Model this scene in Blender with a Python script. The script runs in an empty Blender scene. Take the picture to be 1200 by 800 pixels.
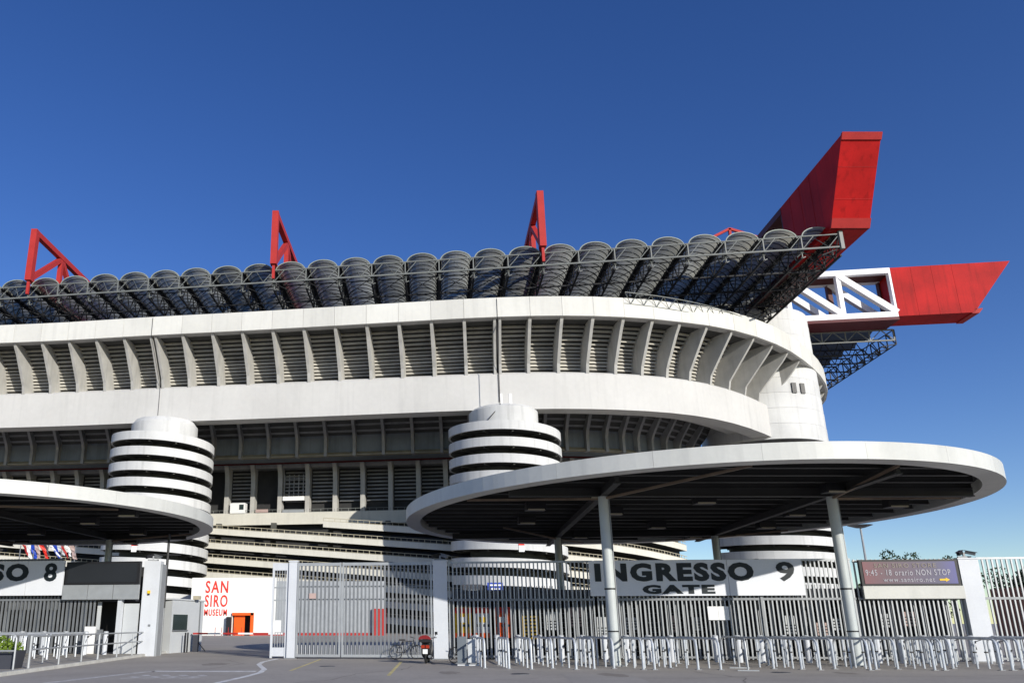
import bpy, bmesh, math, random
from mathutils import Vector, Matrix
random.seed(7)
R = math.radians
sc = bpy.context.scene
C = sc.collection

# ------------------------------------------------------------------ camera
cam = bpy.data.cameras.new('camera'); camo = bpy.data.objects.new('camera', cam); C.objects.link(camo)
camo.location = (0, 0, 1.6); camo.rotation_euler = (R(90 + 15.88), 0, 0)
cam.sensor_width = 36; cam.lens = 27.0; cam.shift_x = 0.125; cam.shift_y = 0.0617
cam.clip_start = 0.1; cam.clip_end = 6000
sc.camera = camo
# ------------------------------------------------------------------ light
SUN_AZ, SUN_EL = 32.0, 18.0      # degrees right of -Y, above horizon
sd = Vector((math.sin(R(SUN_AZ)) * math.cos(R(SUN_EL)), -math.cos(R(SUN_AZ)) * math.cos(R(SUN_EL)), math.sin(R(SUN_EL))))
sun = bpy.data.lights.new('sun', 'SUN'); suno = bpy.data.objects.new('sun', sun); C.objects.link(suno)
sun.energy = 5.0; sun.angle = R(0.5); sun.color = (1.0, 0.955, 0.87)
suno.rotation_euler = sd.to_track_quat('Z', 'Y').to_euler(); suno.location = (60, -90, 80)
w = bpy.data.worlds.new('World'); sc.world = w; w.use_nodes = True
nt = w.node_tree; bg = nt.nodes['Background']
sky = nt.nodes.new('ShaderNodeTexSky'); sky.sky_type = 'NISHITA'; sky.sun_disc = False
sky.sun_elevation = R(SUN_EL); sky.sun_rotation = R(180 - SUN_AZ)
sky.altitude = 1500; sky.air_density = 1.0; sky.dust_density = 0.5; sky.ozone_density = 2.0
hs = nt.nodes.new('ShaderNodeHueSaturation'); hs.inputs['Hue'].default_value = 0.519; hs.inputs['Saturation'].default_value = 1.28
nt.links.new(sky.outputs[0], hs.inputs['Color']); nt.links.new(hs.outputs[0], bg.inputs['Color'])
bg.inputs['Strength'].default_value = 0.148
sc.view_settings.view_transform = 'Standard'; sc.view_settings.look = 'None'
sc.view_settings.exposure = -0.05; sc.view_settings.gamma = 1.0
sc.cycles.max_bounces = 5; sc.cycles.diffuse_bounces = 2; sc.cycles.transparent_max_bounces = 8

# ------------------------------------------------------------------ materials
def mat(name, col, rough=0.7, metal=0.0, var=0.12, scale=0.6, streak=0.0, spec=0.3, bump=0.0, trans=0.0, fine=0.06, rnd=0.0):
    m = bpy.data.materials.new(name); m.use_nodes = True
    n = m.node_tree; L = n.links; b = n.nodes['Principled BSDF']
    b.inputs['Roughness'].default_value = rough; b.inputs['Metallic'].default_value = metal
    b.inputs['Specular IOR Level'].default_value = spec
    tc = n.nodes.new('ShaderNodeNewGeometry')
    def noise(sc_, det, vec):
        t = n.nodes.new('ShaderNodeTexNoise'); t.inputs['Scale'].default_value = sc_; t.inputs['Detail'].default_value = det
        L.new(vec, t.inputs['Vector']); return t
    pos = tc.outputs['Position']
    n1 = noise(scale, 5, pos)
    mr = n.nodes.new('ShaderNodeMapRange'); mr.inputs['From Min'].default_value = 0.3; mr.inputs['From Max'].default_value = 0.7
    mr.inputs['To Min'].default_value = 1 - var; mr.inputs['To Max'].default_value = 1 + var * 0.6
    L.new(n1.outputs['Fac'], mr.inputs['Value'])
    fac = mr.outputs[0]
    n2 = noise(scale * 14, 3, pos)
    mr2 = n.nodes.new('ShaderNodeMapRange'); mr2.inputs['To Min'].default_value = 1 - fine; mr2.inputs['To Max'].default_value = 1 + fine
    L.new(n2.outputs['Fac'], mr2.inputs['Value'])
    mu = n.nodes.new('ShaderNodeMath'); mu.operation = 'MULTIPLY'; L.new(fac, mu.inputs[0]); L.new(mr2.outputs[0], mu.inputs[1]); fac = mu.outputs[0]
    if streak:
        mp = n.nodes.new('ShaderNodeMapping'); mp.inputs['Scale'].default_value = (1.3, 1.3, 0.07); L.new(pos, mp.inputs['Vector'])
        n3 = noise(1.0, 6, mp.outputs[0])
        mr3 = n.nodes.new('ShaderNodeMapRange'); mr3.inputs['From Min'].default_value = 0.52; mr3.inputs['From Max'].default_value = 0.78
        mr3.inputs['To Min'].default_value = 1.0; mr3.inputs['To Max'].default_value = 1 - streak
        L.new(n3.outputs['Fac'], mr3.inputs['Value'])
        mu2 = n.nodes.new('ShaderNodeMath'); mu2.operation = 'MULTIPLY'; L.new(fac, mu2.inputs[0]); L.new(mr3.outputs[0], mu2.inputs[1]); fac = mu2.outputs[0]
    if rnd:
        oi = n.nodes.new('ShaderNodeObjectInfo'); mr4 = n.nodes.new('ShaderNodeMapRange'); mr4.inputs['To Min'].default_value = 1 - rnd; mr4.inputs['To Max'].default_value = 1 + rnd*0.5
        L.new(oi.outputs['Random'], mr4.inputs['Value'])
        mu3 = n.nodes.new('ShaderNodeMath'); mu3.operation = 'MULTIPLY'; L.new(fac, mu3.inputs[0]); L.new(mr4.outputs[0], mu3.inputs[1]); fac = mu3.outputs[0]
    vm = n.nodes.new('ShaderNodeVectorMath'); vm.operation = 'SCALE'; vm.inputs[0].default_value = col[:3]
    L.new(fac, vm.inputs['Scale']); L.new(vm.outputs[0], b.inputs['Base Color'])
    if bump:
        bp = n.nodes.new('ShaderNodeBump'); bp.inputs['Strength'].default_value = bump; bp.inputs['Distance'].default_value = 0.02
        L.new(n2.outputs['Fac'], bp.inputs['Height']); L.new(bp.outputs[0], b.inputs['Normal'])
    if trans:
        tr = n.nodes.new('ShaderNodeBsdfTranslucent'); L.new(vm.outputs[0], tr.inputs['Color'])
        mx = n.nodes.new('ShaderNodeMixShader'); mx.inputs[0].default_value = trans
        L.new(b.outputs[0], mx.inputs[1]); L.new(tr.outputs[0], mx.inputs[2])
        L.new(mx.outputs[0], n.nodes['Material Output'].inputs['Surface'])
    return m
M = {}
M['fascia'] = mat('pale_concrete', (0.66, 0.65, 0.60), var=0.08, scale=0.12, streak=0.12, rnd=0.10)
M['band'] = mat('smooth_concrete', (0.56, 0.55, 0.525), var=0.07, scale=0.1, streak=0.10)
M['rib'] = mat('rib_concrete', (0.45, 0.44, 0.41), var=0.12, scale=0.5, streak=0.2)
M['slat'] = mat('slat_concrete', (0.44, 0.42, 0.37), var=0.14, scale=0.7, streak=0.15, rnd=0.25)
M['backing'] = mat('shaded_back_concrete', (0.07, 0.07, 0.065), var=0.2, scale=0.6)  # concrete coloured dark to hold the shade behind slats and fins
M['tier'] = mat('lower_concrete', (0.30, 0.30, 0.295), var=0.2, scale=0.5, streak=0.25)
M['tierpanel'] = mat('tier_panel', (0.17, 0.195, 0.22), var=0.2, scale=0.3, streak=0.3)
M['ramp'] = mat('ramp_concrete', (0.62, 0.60, 0.53), var=0.08, scale=0.25, streak=0.12)
M['tower'] = mat('tower_concrete', (0.60, 0.60, 0.585), var=0.09, scale=0.25, streak=0.22, rnd=0.05)
M['lowfin'] = mat('lower_fin_concrete', (0.44, 0.43, 0.40), var=0.15, scale=0.5, streak=0.2)
M['soffit'] = mat('shaded_concrete', (0.08, 0.08, 0.07), var=0.2, scale=0.4)  # shade of the ramp and tower gaps is put into this dark tone
M['dark'] = mat('shade_void', (0.035, 0.035, 0.035), var=0.2)  # near-black colour stands in for unlit depth behind ramps and openings
M['darkred'] = mat('dark_red_strip', (0.10, 0.012, 0.012), var=0.2)
M['ledge'] = mat('ledge_ochre', (0.30, 0.26, 0.18), var=0.2)
M['vault'] = mat('vault_sheet', (0.42, 0.42, 0.36), rough=0.5, var=0.22, scale=0.3, trans=0.62, rnd=0.25)
M['hoop'] = mat('vault_hoop', (0.26, 0.29, 0.26), rough=0.5)
M['steel'] = mat('truss_steel', (0.17, 0.18, 0.17), rough=0.5, metal=0.0)
M['darksteel'] = mat('dark_truss_steel', (0.018, 0.019, 0.022), rough=0.6)
M['red'] = mat('red_paint', (0.42, 0.010, 0.010), rough=0.6, spec=0.12, var=0.22, scale=0.2, streak=0.35, rnd=0.08)
M['redmid'] = mat('red_truss_paint', (0.40, 0.035, 0.032), rough=0.6, spec=0.15, var=0.1)
M['maroon'] = mat('maroon_shade_paint', (0.09, 0.008, 0.012), rough=0.55, var=0.1)  # dark red; also carries the shade painted on the upper girder's lattice
M['pale'] = mat('pale_girder_paint', (0.86, 0.85, 0.86), rough=0.5, var=0.05)
M['umber'] = mat('umber_paint', (0.10, 0.03, 0.025), rough=0.6)
M['rim'] = mat('canopy_rim_panel', (0.57, 0.57, 0.53), rough=0.45, var=0.06, scale=0.5, streak=0.14, rnd=0.05)
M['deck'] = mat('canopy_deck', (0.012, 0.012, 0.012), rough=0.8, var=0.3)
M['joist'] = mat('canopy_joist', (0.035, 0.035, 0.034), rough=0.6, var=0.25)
M['brace'] = mat('canopy_brace', (0.20, 0.15, 0.11), rough=0.6, var=0.25, scale=2)
M['column'] = mat('column_paint', (0.48, 0.51, 0.50), rough=0.35, var=0.06, scale=2, streak=0.1)
M['galv'] = mat('galvanised_steel', (0.36, 0.375, 0.385), rough=0.42, metal=0.25, var=0.10, scale=2, spec=0.5)
M['galv2'] = mat('worn_galvanised_steel', (0.21, 0.22, 0.23), rough=0.5, metal=0.25, var=0.18, scale=1.5, spec=0.5)
M['postpaint'] = mat('post_paint', (0.58, 0.60, 0.63), rough=0.4, var=0.05, scale=1, streak=0.12)
M['white'] = mat('white_paint', (0.80, 0.80, 0.79), rough=0.5, var=0.03)
M['museum'] = mat('museum_wall', (0.80, 0.79, 0.74), rough=0.8, var=0.02, scale=0.2)
M['kiosk'] = mat('kiosk_wall', (0.52, 0.54, 0.55), rough=0.6, var=0.06, scale=0.8)
M['black'] = mat('black_plastic', (0.018, 0.018, 0.02), rough=0.45)
M['screen'] = mat('screen_face', (0.022, 0.024, 0.028), rough=0.35)
M['letter'] = mat('letter_ink', (0.012, 0.018, 0.022), rough=0.5)
M['sign'] = mat('sign_sheet', (0.70, 0.72, 0.76), rough=0.5, var=0.03, scale=1.2)
M['redletter'] = mat('red_letter', (0.72, 0.035, 0.02), rough=0.5, var=0.02)
M['orange'] = mat('orange_paint', (0.85, 0.11, 0.01), rough=0.5, var=0.04)
M['glass'] = mat('dark_glass', (0.03, 0.045, 0.045), rough=0.08, spec=0.6)
M['asphalt'] = mat('asphalt', (0.39, 0.355, 0.31), rough=0.9, var=0.12, scale=0.35, bump=0.4, fine=0.16)
M['paving'] = mat('paving', (0.38, 0.35, 0.30), rough=0.9, var=0.12, scale=0.5, bump=0.3, fine=0.14)
M['kerb'] = mat('kerb_stone', (0.50, 0.49, 0.45), rough=0.85, var=0.15, scale=2)
M['line'] = mat('road_line', (0.78, 0.77, 0.74), rough=0.8, var=0.3, scale=3)
M['wornline'] = mat('worn_road_line', (0.58, 0.56, 0.53), rough=0.85, var=0.4, scale=4)
M['yline'] = mat('yellow_line', (0.66, 0.56, 0.26), rough=0.85, var=0.3, scale=3)
M['yellow'] = mat('yellow_print', (0.80, 0.50, 0.02), rough=0.5)
M['blue'] = mat('blue_print', (0.02, 0.06, 0.40), rough=0.5)
M['pink'] = mat('faded_pink_print', (0.45, 0.33, 0.30), rough=0.6)
M['leaf'] = mat('leaf', (0.07, 0.13, 0.025), rough=0.6, var=0.5, scale=3, trans=0.3)
M['leaf2'] = mat('bright_leaf', (0.20, 0.30, 0.03), rough=0.6, var=0.5, scale=12, trans=0.3)
M['leafdark'] = mat('dark_leaf', (0.045, 0.075, 0.03), rough=0.6, var=0.5, scale=2, trans=0.2)
M['bark'] = mat('bark', (0.10, 0.075, 0.05), rough=0.9)
M['planter'] = mat('planter_box', (0.045, 0.048, 0.06), rough=0.6)
M['brick'] = mat('brick_wall', (0.30, 0.13, 0.09), rough=0.85, var=0.2, scale=1)
M['amber'] = mat('amber_lens', (0.35, 0.03, 0.01), rough=0.2)
M['hoopsteel'] = mat('hoop_steel', (0.60, 0.63, 0.66), rough=0.4, metal=0.3, var=0.18, scale=3, spec=0.5)
M['rubber'] = mat('rubber', (0.02, 0.02, 0.02), rough=0.8)
M['scarlet'] = mat('scooter_red', (0.22, 0.005, 0.01), rough=0.2, spec=0.6)
M['ledtext'] = mat('dim_display_text', (0.26, 0.23, 0.20), rough=0.7)
M['ledtext2'] = mat('display_text', (0.42, 0.41, 0.45), rough=0.7)
M['beige'] = mat('beige_panel', (0.42, 0.38, 0.28), rough=0.7)

# ------------------------------------------------------------------ mesh builder
class MB:
    def __init__(s): s.v = []; s.f = []
    def add(s, vs, fs):
        o = len(s.v); s.v += [tuple(p) for p in vs]; s.f += [tuple(i + o for i in f) for f in fs]
    def box(s, x0, x1, y0, y1, z0, z1):
        s.add([(x0,y0,z0),(x1,y0,z0),(x1,y1,z0),(x0,y1,z0),(x0,y0,z1),(x1,y0,z1),(x1,y1,z1),(x0,y1,z1)],
              [(0,3,2,1),(4,5,6,7),(0,1,5,4),(1,2,6,5),(2,3,7,6),(3,0,4,7)]); return s
    def hexa(s, p):   # 4 bottom ccw, 4 top ccw
        s.add(p, [(0,3,2,1),(4,5,6,7),(0,1,5,4),(1,2,6,5),(2,3,7,6),(3,0,4,7)]); return s
    def beam(s, a, b, wd, ht=None, up=(0,0,1)):
        ht = ht or wd; a = Vector(a); b = Vector(b); d = (b - a).normalized(); up = Vector(up)
        if abs(d.dot(up)) > 0.98: up = Vector((0,1,0))
        r = d.cross(up).normalized() * wd/2; u = r.cross(d).normalized() * ht/2
        s.hexa([a-r-u, a+r-u, b+r-u, b-r-u, a-r+u, a+r+u, b+r+u, b-r+u]); return s
    def tube(s, pts, r, n=8, caps=True, r2=None):
        pts = [Vector(p) for p in pts]; k = len(pts); base = len(s.v); prev = None
        for i, p in enumerate(pts):
            d = (pts[min(i+1,k-1)] - pts[max(i-1,0)]).normalized()
            if prev is None:
                up = Vector((0,0,1)) if abs(d.z) < 0.9 else Vector((0,1,0)); a = d.cross(up).normalized()
            else: a = (prev - d * prev.dot(d)).normalized()
            prev = a; b = d.cross(a)
            rr = r if r2 is None else r + (r2 - r) * i/(k-1)
            for j in range(n):
                t = 2*math.pi*j/n; q = p + (a*math.cos(t) + b*math.sin(t))*rr; s.v.append(tuple(q))
        for i in range(k-1):
            for j in range(n):
                j2 = (j+1) % n; s.f.append((base+i*n+j, base+i*n+j2, base+(i+1)*n+j2, base+(i+1)*n+j))
        if caps:
            s.f.append(tuple(base+j for j in range(n))[::-1]); s.f.append(tuple(base+(k-1)*n+j for j in range(n)))
        return s
    def cyl(s, c, r, z0, z1, n=24, r2=None):
        r2 = r if r2 is None else r2; b = len(s.v)
        for z, q in ((z0, r), (z1, r2)):
            for j in range(n):
                t = 2*math.pi*j/n; s.v.append((c[0]+q*math.cos(t), c[1]+q*math.sin(t), z))
        for j in range(n): j2 = (j+1) % n; s.f.append((b+j, b+j2, b+n+j2, b+n+j))
        s.f.append(tuple(b+j for j in range(n))[::-1]); s.f.append(tuple(b+n+j for j in range(n))); return s
    def prism(s, poly, ax0, ax1, fn):
        """poly in 2D, fn(p2, t) -> 3D ; t in (ax0, ax1)"""
        k = len(poly); vs = [fn(p, ax0) for p in poly] + [fn(p, ax1) for p in poly]
        fs = [tuple(range(k))[::-1], tuple(range(k, 2*k))] + [(i, (i+1) % k, k+(i+1) % k, k+i) for i in range(k)]
        s.add(vs, fs); return s
    def sweep(s, sections, closed=True, caps=True):
        k = len(sections[0]); b = len(s.v)
        for q in sections: s.v += [tuple(p) for p in q]
        rng = range(k) if closed else range(k-1)
        for i in range(len(sections)-1):
            for j in rng:
                j2 = (j+1) % k; s.f.append((b+i*k+j, b+i*k+j2, b+(i+1)*k+j2, b+(i+1)*k+j))
        if caps and closed:
            s.f.append(tuple(b+j for j in range(k))[::-1]); e = b+(len(sections)-1)*k; s.f.append(tuple(e+j for j in range(k)))
        return s
    def mesh(s, name, m, smooth=False):
        me = bpy.data.meshes.new(name); me.from_pydata(s.v, [], s.f); me.update()
        bm = bmesh.new(); bm.from_mesh(me); bmesh.ops.recalc_face_normals(bm, faces=bm.faces); bm.to_mesh(me); bm.free()
        if m: me.materials.append(M[m] if isinstance(m, str) else m)
        if smooth:
            me.polygons.foreach_set('use_smooth', [True]*len(me.polygons))
            try: me.set_sharp_from_angle(angle=R(35))
            except Exception: pass
        return me

def wloc(o):
    p = Vector((0,0,0))
    while o: p += o.location; o = o.parent
    return p
def link(name, me, parent=None, world=False, label=None, kind=None):
    o = bpy.data.objects.new(name, me); C.objects.link(o)
    if parent:
        o.parent = parent
        if world: o.location = -wloc(parent)
    if label: o['label'] = label
    if kind: o['kind'] = kind
    return o
def part(name, mb, m, parent, world=False, smooth=False, label=None, kind=None):
    return link(name, mb.mesh(name, m, smooth), parent, world, label, kind)
def thing(name, label, cat, loc=(0,0,0), rz=0, group=None, mb=None, m=None, smooth=False):
    o = bpy.data.objects.new(name, mb.mesh(name, m, smooth) if mb else None); C.objects.link(o)
    o.location = loc; o.rotation_euler = (0,0,rz); o['label'] = label; o['category'] = cat
    if group: o['group'] = group
    return o
def struct(name, mb, m, smooth=False):
    o = link(name, mb.mesh(name, m, smooth)); o['kind'] = 'structure'; return o
def dup(root, loc, rz=None, label=None, group=None):
    r = root.copy(); C.objects.link(r); r.location = loc
    if rz is not None: r.rotation_euler = (0,0,rz)
    if label: r['label'] = label
    if group: r['group'] = group
    for ch in list(root.children):
        c = ch.copy(); C.objects.link(c); c.parent = r
        for g in list(ch.children): d = g.copy(); C.objects.link(d); d.parent = c
    return r

def text_mesh(txt, x0, x1, z0, z1, m, bold=0.03, depth=0.02, parent=None, y=-0.03, name='lettering'):
    cu = bpy.data.curves.new('t', 'FONT'); cu.body = txt; cu.size = 1.0; cu.offset = bold; cu.extrude = depth/2; cu.resolution_u = 3
    cu.space_character = 1.2
    to = bpy.data.objects.new('t', cu); C.objects.link(to)
    dg = bpy.context.evaluated_depsgraph_get(); dg.update()
    me = bpy.data.meshes.new_from_object(to.evaluated_get(dg)); bpy.data.objects.remove(to); bpy.data.curves.remove(cu)
    xs = [v.co.x for v in me.vertices]; ys = [v.co.y for v in me.vertices]
    ax, bx, ay, by = min(xs), max(xs), min(ys), max(ys)
    for v in me.vertices:
        X = x0 + (v.co.x-ax)/(bx-ax)*(x1-x0); Z = z0 + (v.co.y-ay)/(by-ay)*(z1-z0); v.co = (X, y - v.co.z, Z)
    me.name = name; me.materials.clear(); me.materials.append(M[m]); me.update()
    return link(name, me, parent)

# ------------------------------------------------------------------ plan curve of the stadium
RB = [[-64.68,132.01],[-59.63,131.48],[-54.63,130.96],[-49.46,130.09],[-44.28,129.22],[-39.24,128.37],[-33.86,127.73],[-28.68,127.11],[-23.46,126.4],[-18.13,125.62],[-12.72,124.82],[-7.52,124.05],[-2.16,123.23],[3.14,122.41],[8.38,121.6],[13.68,120.78],[18.79,120.15],[23.94,119.75],[28.66,119.6],[33.47,119.75],[38.25,120.2],[42.91,120.95],[47.44,122.08],[51.8,123.65],[56.26,125.87],[60.79,128.88],[65.28,132.5],[69.3,136.3]]
EXL = [[-64.68-5.2*k, 132.01+0.52*k+0.012*k*k] for k in range(12, 0, -1)]
EXR = [[73.7,140.6],[78.0,145.1],[82.0,149.9],[85.8,154.9],[89.2,160.0],[92.0,165.6],[94.0,171.4],[95.3,177.5],[95.8,183.8],[95.8,190]]
NL = len(EXL)
PB = [Vector((x, y, 0)) for x, y in EXL + RB + EXR]
for _ in range(2):
    PB = [PB[0]] + [(PB[i-1] + PB[i]*2 + PB[i+1])/4 for i in range(1, len(PB)-1)] + [PB[-1]]
NB = len(PB)
def tang(i):
    return (PB[min(i+1, NB-1)] - PB[max(i-1, 0)]).normalized()
NIN = [Vector((-tang(i).y, tang(i).x, 0)) for i in range(NB)]
def BP(i, d, z=0.0):
    if isinstance(i, float) and i != int(i):
        a = int(math.floor(i)); f = i - a; p = PB[a].lerp(PB[a+1], f); n = NIN[a].lerp(NIN[a+1], f).normalized()
    else: i = int(i); p = PB[i]; n = NIN[i]
    q = p + n*d; return Vector((q.x, q.y, z))
ILAST = NL + 27          # last rib before the corner tower
OV = [5.1 if i <= NL+22 else 5.1 + min(1.6, 0.35*(i-NL-22)) for i in range(NB)]

stadium = thing('stadium', 'huge concrete football stadium with ribbed cantilevered upper ring and louvred bays', 'stadium', (0, 140, 0))
def spart(name, mb, m, **k): return part(name, mb, m, stadium, world=True, **k)

# upper fascia: one panel per bay, joints recessed
for i in range(NB-1):
    mb = MB(); g = 0.004
    def up(i_, t, off, z):
        p = BP(i_ + t, 0) ; n = (NIN[i_].lerp(NIN[i_+1], t)).normalized(); o = OV[i_]*(1-t) + OV[i_+1]*t
        q = p - n*(o - off); return Vector((q.x, q.y, z))
    secs = []
    for t in (g, 0.25, 0.5, 0.75, 1-g):
        secs.append([up(i, t, 0.0, 49.1), up(i, t, 0.0, 52.45), up(i, t, 0.45, 52.45), up(i, t, 0.45, 49.1)])
    mb.sweep(secs); spart('fascia_panel', mb, 'fascia', smooth=False)
# fascia backing and deck behind it
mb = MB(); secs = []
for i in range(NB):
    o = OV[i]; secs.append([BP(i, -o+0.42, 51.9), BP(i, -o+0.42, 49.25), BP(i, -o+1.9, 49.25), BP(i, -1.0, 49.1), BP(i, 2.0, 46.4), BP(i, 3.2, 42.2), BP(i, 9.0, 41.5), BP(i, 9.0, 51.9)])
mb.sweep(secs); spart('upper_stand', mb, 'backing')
mb = MB(); secs = []
for i in range(NB): o = OV[i]; secs.append([BP(i, -o+0.38, 49.12), BP(i, -o+0.38, 49.3), BP(i, -o+1.7, 49.3), BP(i, -o+1.7, 49.12)])
mb.sweep(secs); spart('fascia_soffit', mb, 'rib')
# lower beam (box girder)
i1 = ILAST
mb = MB(); secs = []
for k in range((i1)*3+1 + 2):
    i = min(k/3, i1 + 0.66); i = float(i)
    secs.append([BP(i, 0, 41), BP(i, 0.0, 35), BP(i, 3.0, 35.0), BP(i, 3.8, 36.6), BP(i, 7.5, 36.6), BP(i, 7.5, 42.4), BP(i, 3.2, 42.35), BP(i, 0.3, 41.3)])
mb.sweep(secs); spart('box_girder', mb, 'band', smooth=True)
# fins
def fin_poly(o):
    return [(-o+0.46, 49.2), (-o+0.9, 48.5), (-o+1.7, 47.5), (-0.35, 42.6), (0.02, 41.0), (3.3, 42.5), (2.3, 46.3), (-0.5, 49.0), (-o+2.2, 49.25)]
def fin_mesh(i, poly, th):
    mb = MB(); t = Vector((NIN[i].y, -NIN[i].x, 0)).normalized()*th/2
    mb.prism(poly, -1, 1, lambda p, s: BP(i, p[0], p[1]) + t*s); return mb
for i in range(2, NB-1):
    if i in (NL+5, NL+16):      # doubled fins at the expansion joints
        for s in (-0.42, 0.42):
            mb = fin_mesh(i, fin_poly(OV[i]), 0.42)
            t = Vector((NIN[i].y, -NIN[i].x, 0)).normalized()*s; mb.v = [(x+t.x, y+t.y, z) for x, y, z in mb.v]
            spart('fin', mb, 'rib')
    else: spart('fin', fin_mesh(i, fin_poly(OV[i]), 0.5), 'rib')
# slats of the upper tier
wall = [(-3.2, 49.0), (4.2, 45.75), (6.4, 43.5)]
def wall_at(t):
    L1 = math.hypot(7.4, 3.25); L2 = math.hypot(2.2, 2.25); q = t*(L1+L2)
    a, b, f = (wall[0], wall[1], q/L1) if q < L1 else (wall[1], wall[2], (q-L1)/L2)
    return a[0]+(b[0]-a[0])*f, a[1]+(b[1]-a[1])*f
NS = 12
extra = MB()
for i in range(2, NB-2):
    for k in range(NS):
        z = 48.8 - 6.1*k/(NS-1)
        d = -1.6 + (49.0-z)/2.8*3.0 if z > 46.2 else 1.4 + (46.2-z)/3.5*1.15
        shift = 0 if i < NL+23 else (OV[i]-5.1)*0
        a0, a1 = BP(i+0.05, d-shift, z), BP(i+0.95, d-shift, z)
        n0 = NIN[i]; h = Vector((0,0,0.20))
        out = n0*-0.16
        p = [a0-h+out*0.0, a1-h+out*0.0, a1-h*0.6+n0*0.5, a0-h*0.6+n0*0.5, a0+h+n0*0.14, a1+h+n0*0.14, a1+h+n0*0.6, a0+h+n0*0.6]
        if NL <= i < NL+25:
            mb = MB(); mb.hexa(p); spart('slat', mb, 'slat')
        else: extra.hexa(p)
spart('distant_slats', extra, 'slat', kind='stuff')
# thin rainwater pipes at the joints
for i in (NL+5, NL+16):
    mb = MB(); mb.tube([BP(i, -OV[i]-0.08, 52.2), BP(i, -OV[i]-0.08, 49.0), BP(i, -0.1, 41.3), BP(i, -0.1, 36.2)], 0.04, 6)
    spart('downpipe', mb, 'darksteel')

# second tier (shaded, set back)
D2 = 13.0
def sweepd(prof, a, b, step=1.0):
    secs = []; x = a
    while x <= b + 1e-6:
        secs.append([BP(float(x), d, z) for d, z in prof]); x += step
    mb = MB(); mb.sweep(secs); return mb
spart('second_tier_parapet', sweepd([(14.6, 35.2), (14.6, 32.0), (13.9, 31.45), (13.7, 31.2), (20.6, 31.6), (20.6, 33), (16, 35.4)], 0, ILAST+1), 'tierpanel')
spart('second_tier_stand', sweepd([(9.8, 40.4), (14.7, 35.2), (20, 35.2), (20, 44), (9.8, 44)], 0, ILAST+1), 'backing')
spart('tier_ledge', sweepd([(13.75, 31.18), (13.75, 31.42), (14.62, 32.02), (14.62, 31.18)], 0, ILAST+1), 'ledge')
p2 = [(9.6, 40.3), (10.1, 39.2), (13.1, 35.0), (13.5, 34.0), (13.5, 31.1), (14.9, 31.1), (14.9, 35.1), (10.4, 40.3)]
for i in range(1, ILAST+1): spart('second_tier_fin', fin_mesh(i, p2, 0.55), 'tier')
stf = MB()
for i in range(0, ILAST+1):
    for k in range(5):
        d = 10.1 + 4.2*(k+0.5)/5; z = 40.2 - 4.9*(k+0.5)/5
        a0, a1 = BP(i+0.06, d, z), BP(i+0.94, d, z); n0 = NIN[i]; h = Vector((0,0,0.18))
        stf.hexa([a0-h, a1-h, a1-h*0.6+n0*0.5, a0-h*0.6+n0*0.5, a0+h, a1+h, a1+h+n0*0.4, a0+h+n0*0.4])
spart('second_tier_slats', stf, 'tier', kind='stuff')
spart('red_strip', sweepd([(20.4, 31.3), (20.4, 32.0), (20.6, 32.0), (20.6, 31.3)], 0, ILAST+1), 'darkred')
# lower tier
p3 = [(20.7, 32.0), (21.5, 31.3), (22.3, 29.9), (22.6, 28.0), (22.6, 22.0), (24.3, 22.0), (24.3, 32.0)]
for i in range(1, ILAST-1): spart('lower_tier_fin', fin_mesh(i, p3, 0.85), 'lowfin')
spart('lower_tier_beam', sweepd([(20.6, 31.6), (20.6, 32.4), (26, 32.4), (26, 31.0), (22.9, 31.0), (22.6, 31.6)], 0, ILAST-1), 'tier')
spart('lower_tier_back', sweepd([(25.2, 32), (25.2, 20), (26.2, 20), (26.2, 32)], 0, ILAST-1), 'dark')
stf = MB()
for i in range(1, ILAST-2):
    if i in (NL+5, NL+7): continue
    for k in range(9):
        z = 24.6 + k*0.72; a0, a1 = BP(i+0.1, 24.5, z), BP(i+0.9, 24.5, z); n0 = NIN[i]; h = Vector((0,0,0.16))
        stf.hexa([a0-h, a1-h, a1-h+n0*0.3, a0-h+n0*0.3, a0+h+n0*0.15, a1+h+n0*0.15, a1+h+n0*0.4, a0+h+n0*0.4])
spart('lower_tier_slats', stf, 'tier', kind='stuff')
spart('terrace_parapet', sweepd([(22.5, 22.2), (22.5, 19.9), (22.85, 19.9), (22.85, 22.2)], 0, ILAST-1), 'ramp')
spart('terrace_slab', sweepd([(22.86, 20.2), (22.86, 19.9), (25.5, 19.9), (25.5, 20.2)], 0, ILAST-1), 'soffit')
def rail_mesh(fn, a, b, n, h=0.6):
    mb = MB(); pts = [fn(a+(b-a)*k/n) for k in range(n+1)]
    for k in range(n):
        mb.beam(pts[k]+Vector((0,0,h)), pts[k+1]+Vector((0,0,h)), 0.09); mb.beam(pts[k]+Vector((0,0,h*0.15)), pts[k+1]+Vector((0,0,h*0.15)), 0.06)
        mb.beam(pts[k], pts[k]+Vector((0,0,h)), 0.10)
        mid = (pts[k]+pts[k+1])/2; mb.beam(mid, mid+Vector((0,0,h)), 0.05)
    return mb
spart('terrace_rail', rail_mesh(lambda i: BP(float(i), 22.65, 22.2), 1, ILAST-2, (ILAST-3)*2), 'steel')
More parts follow.
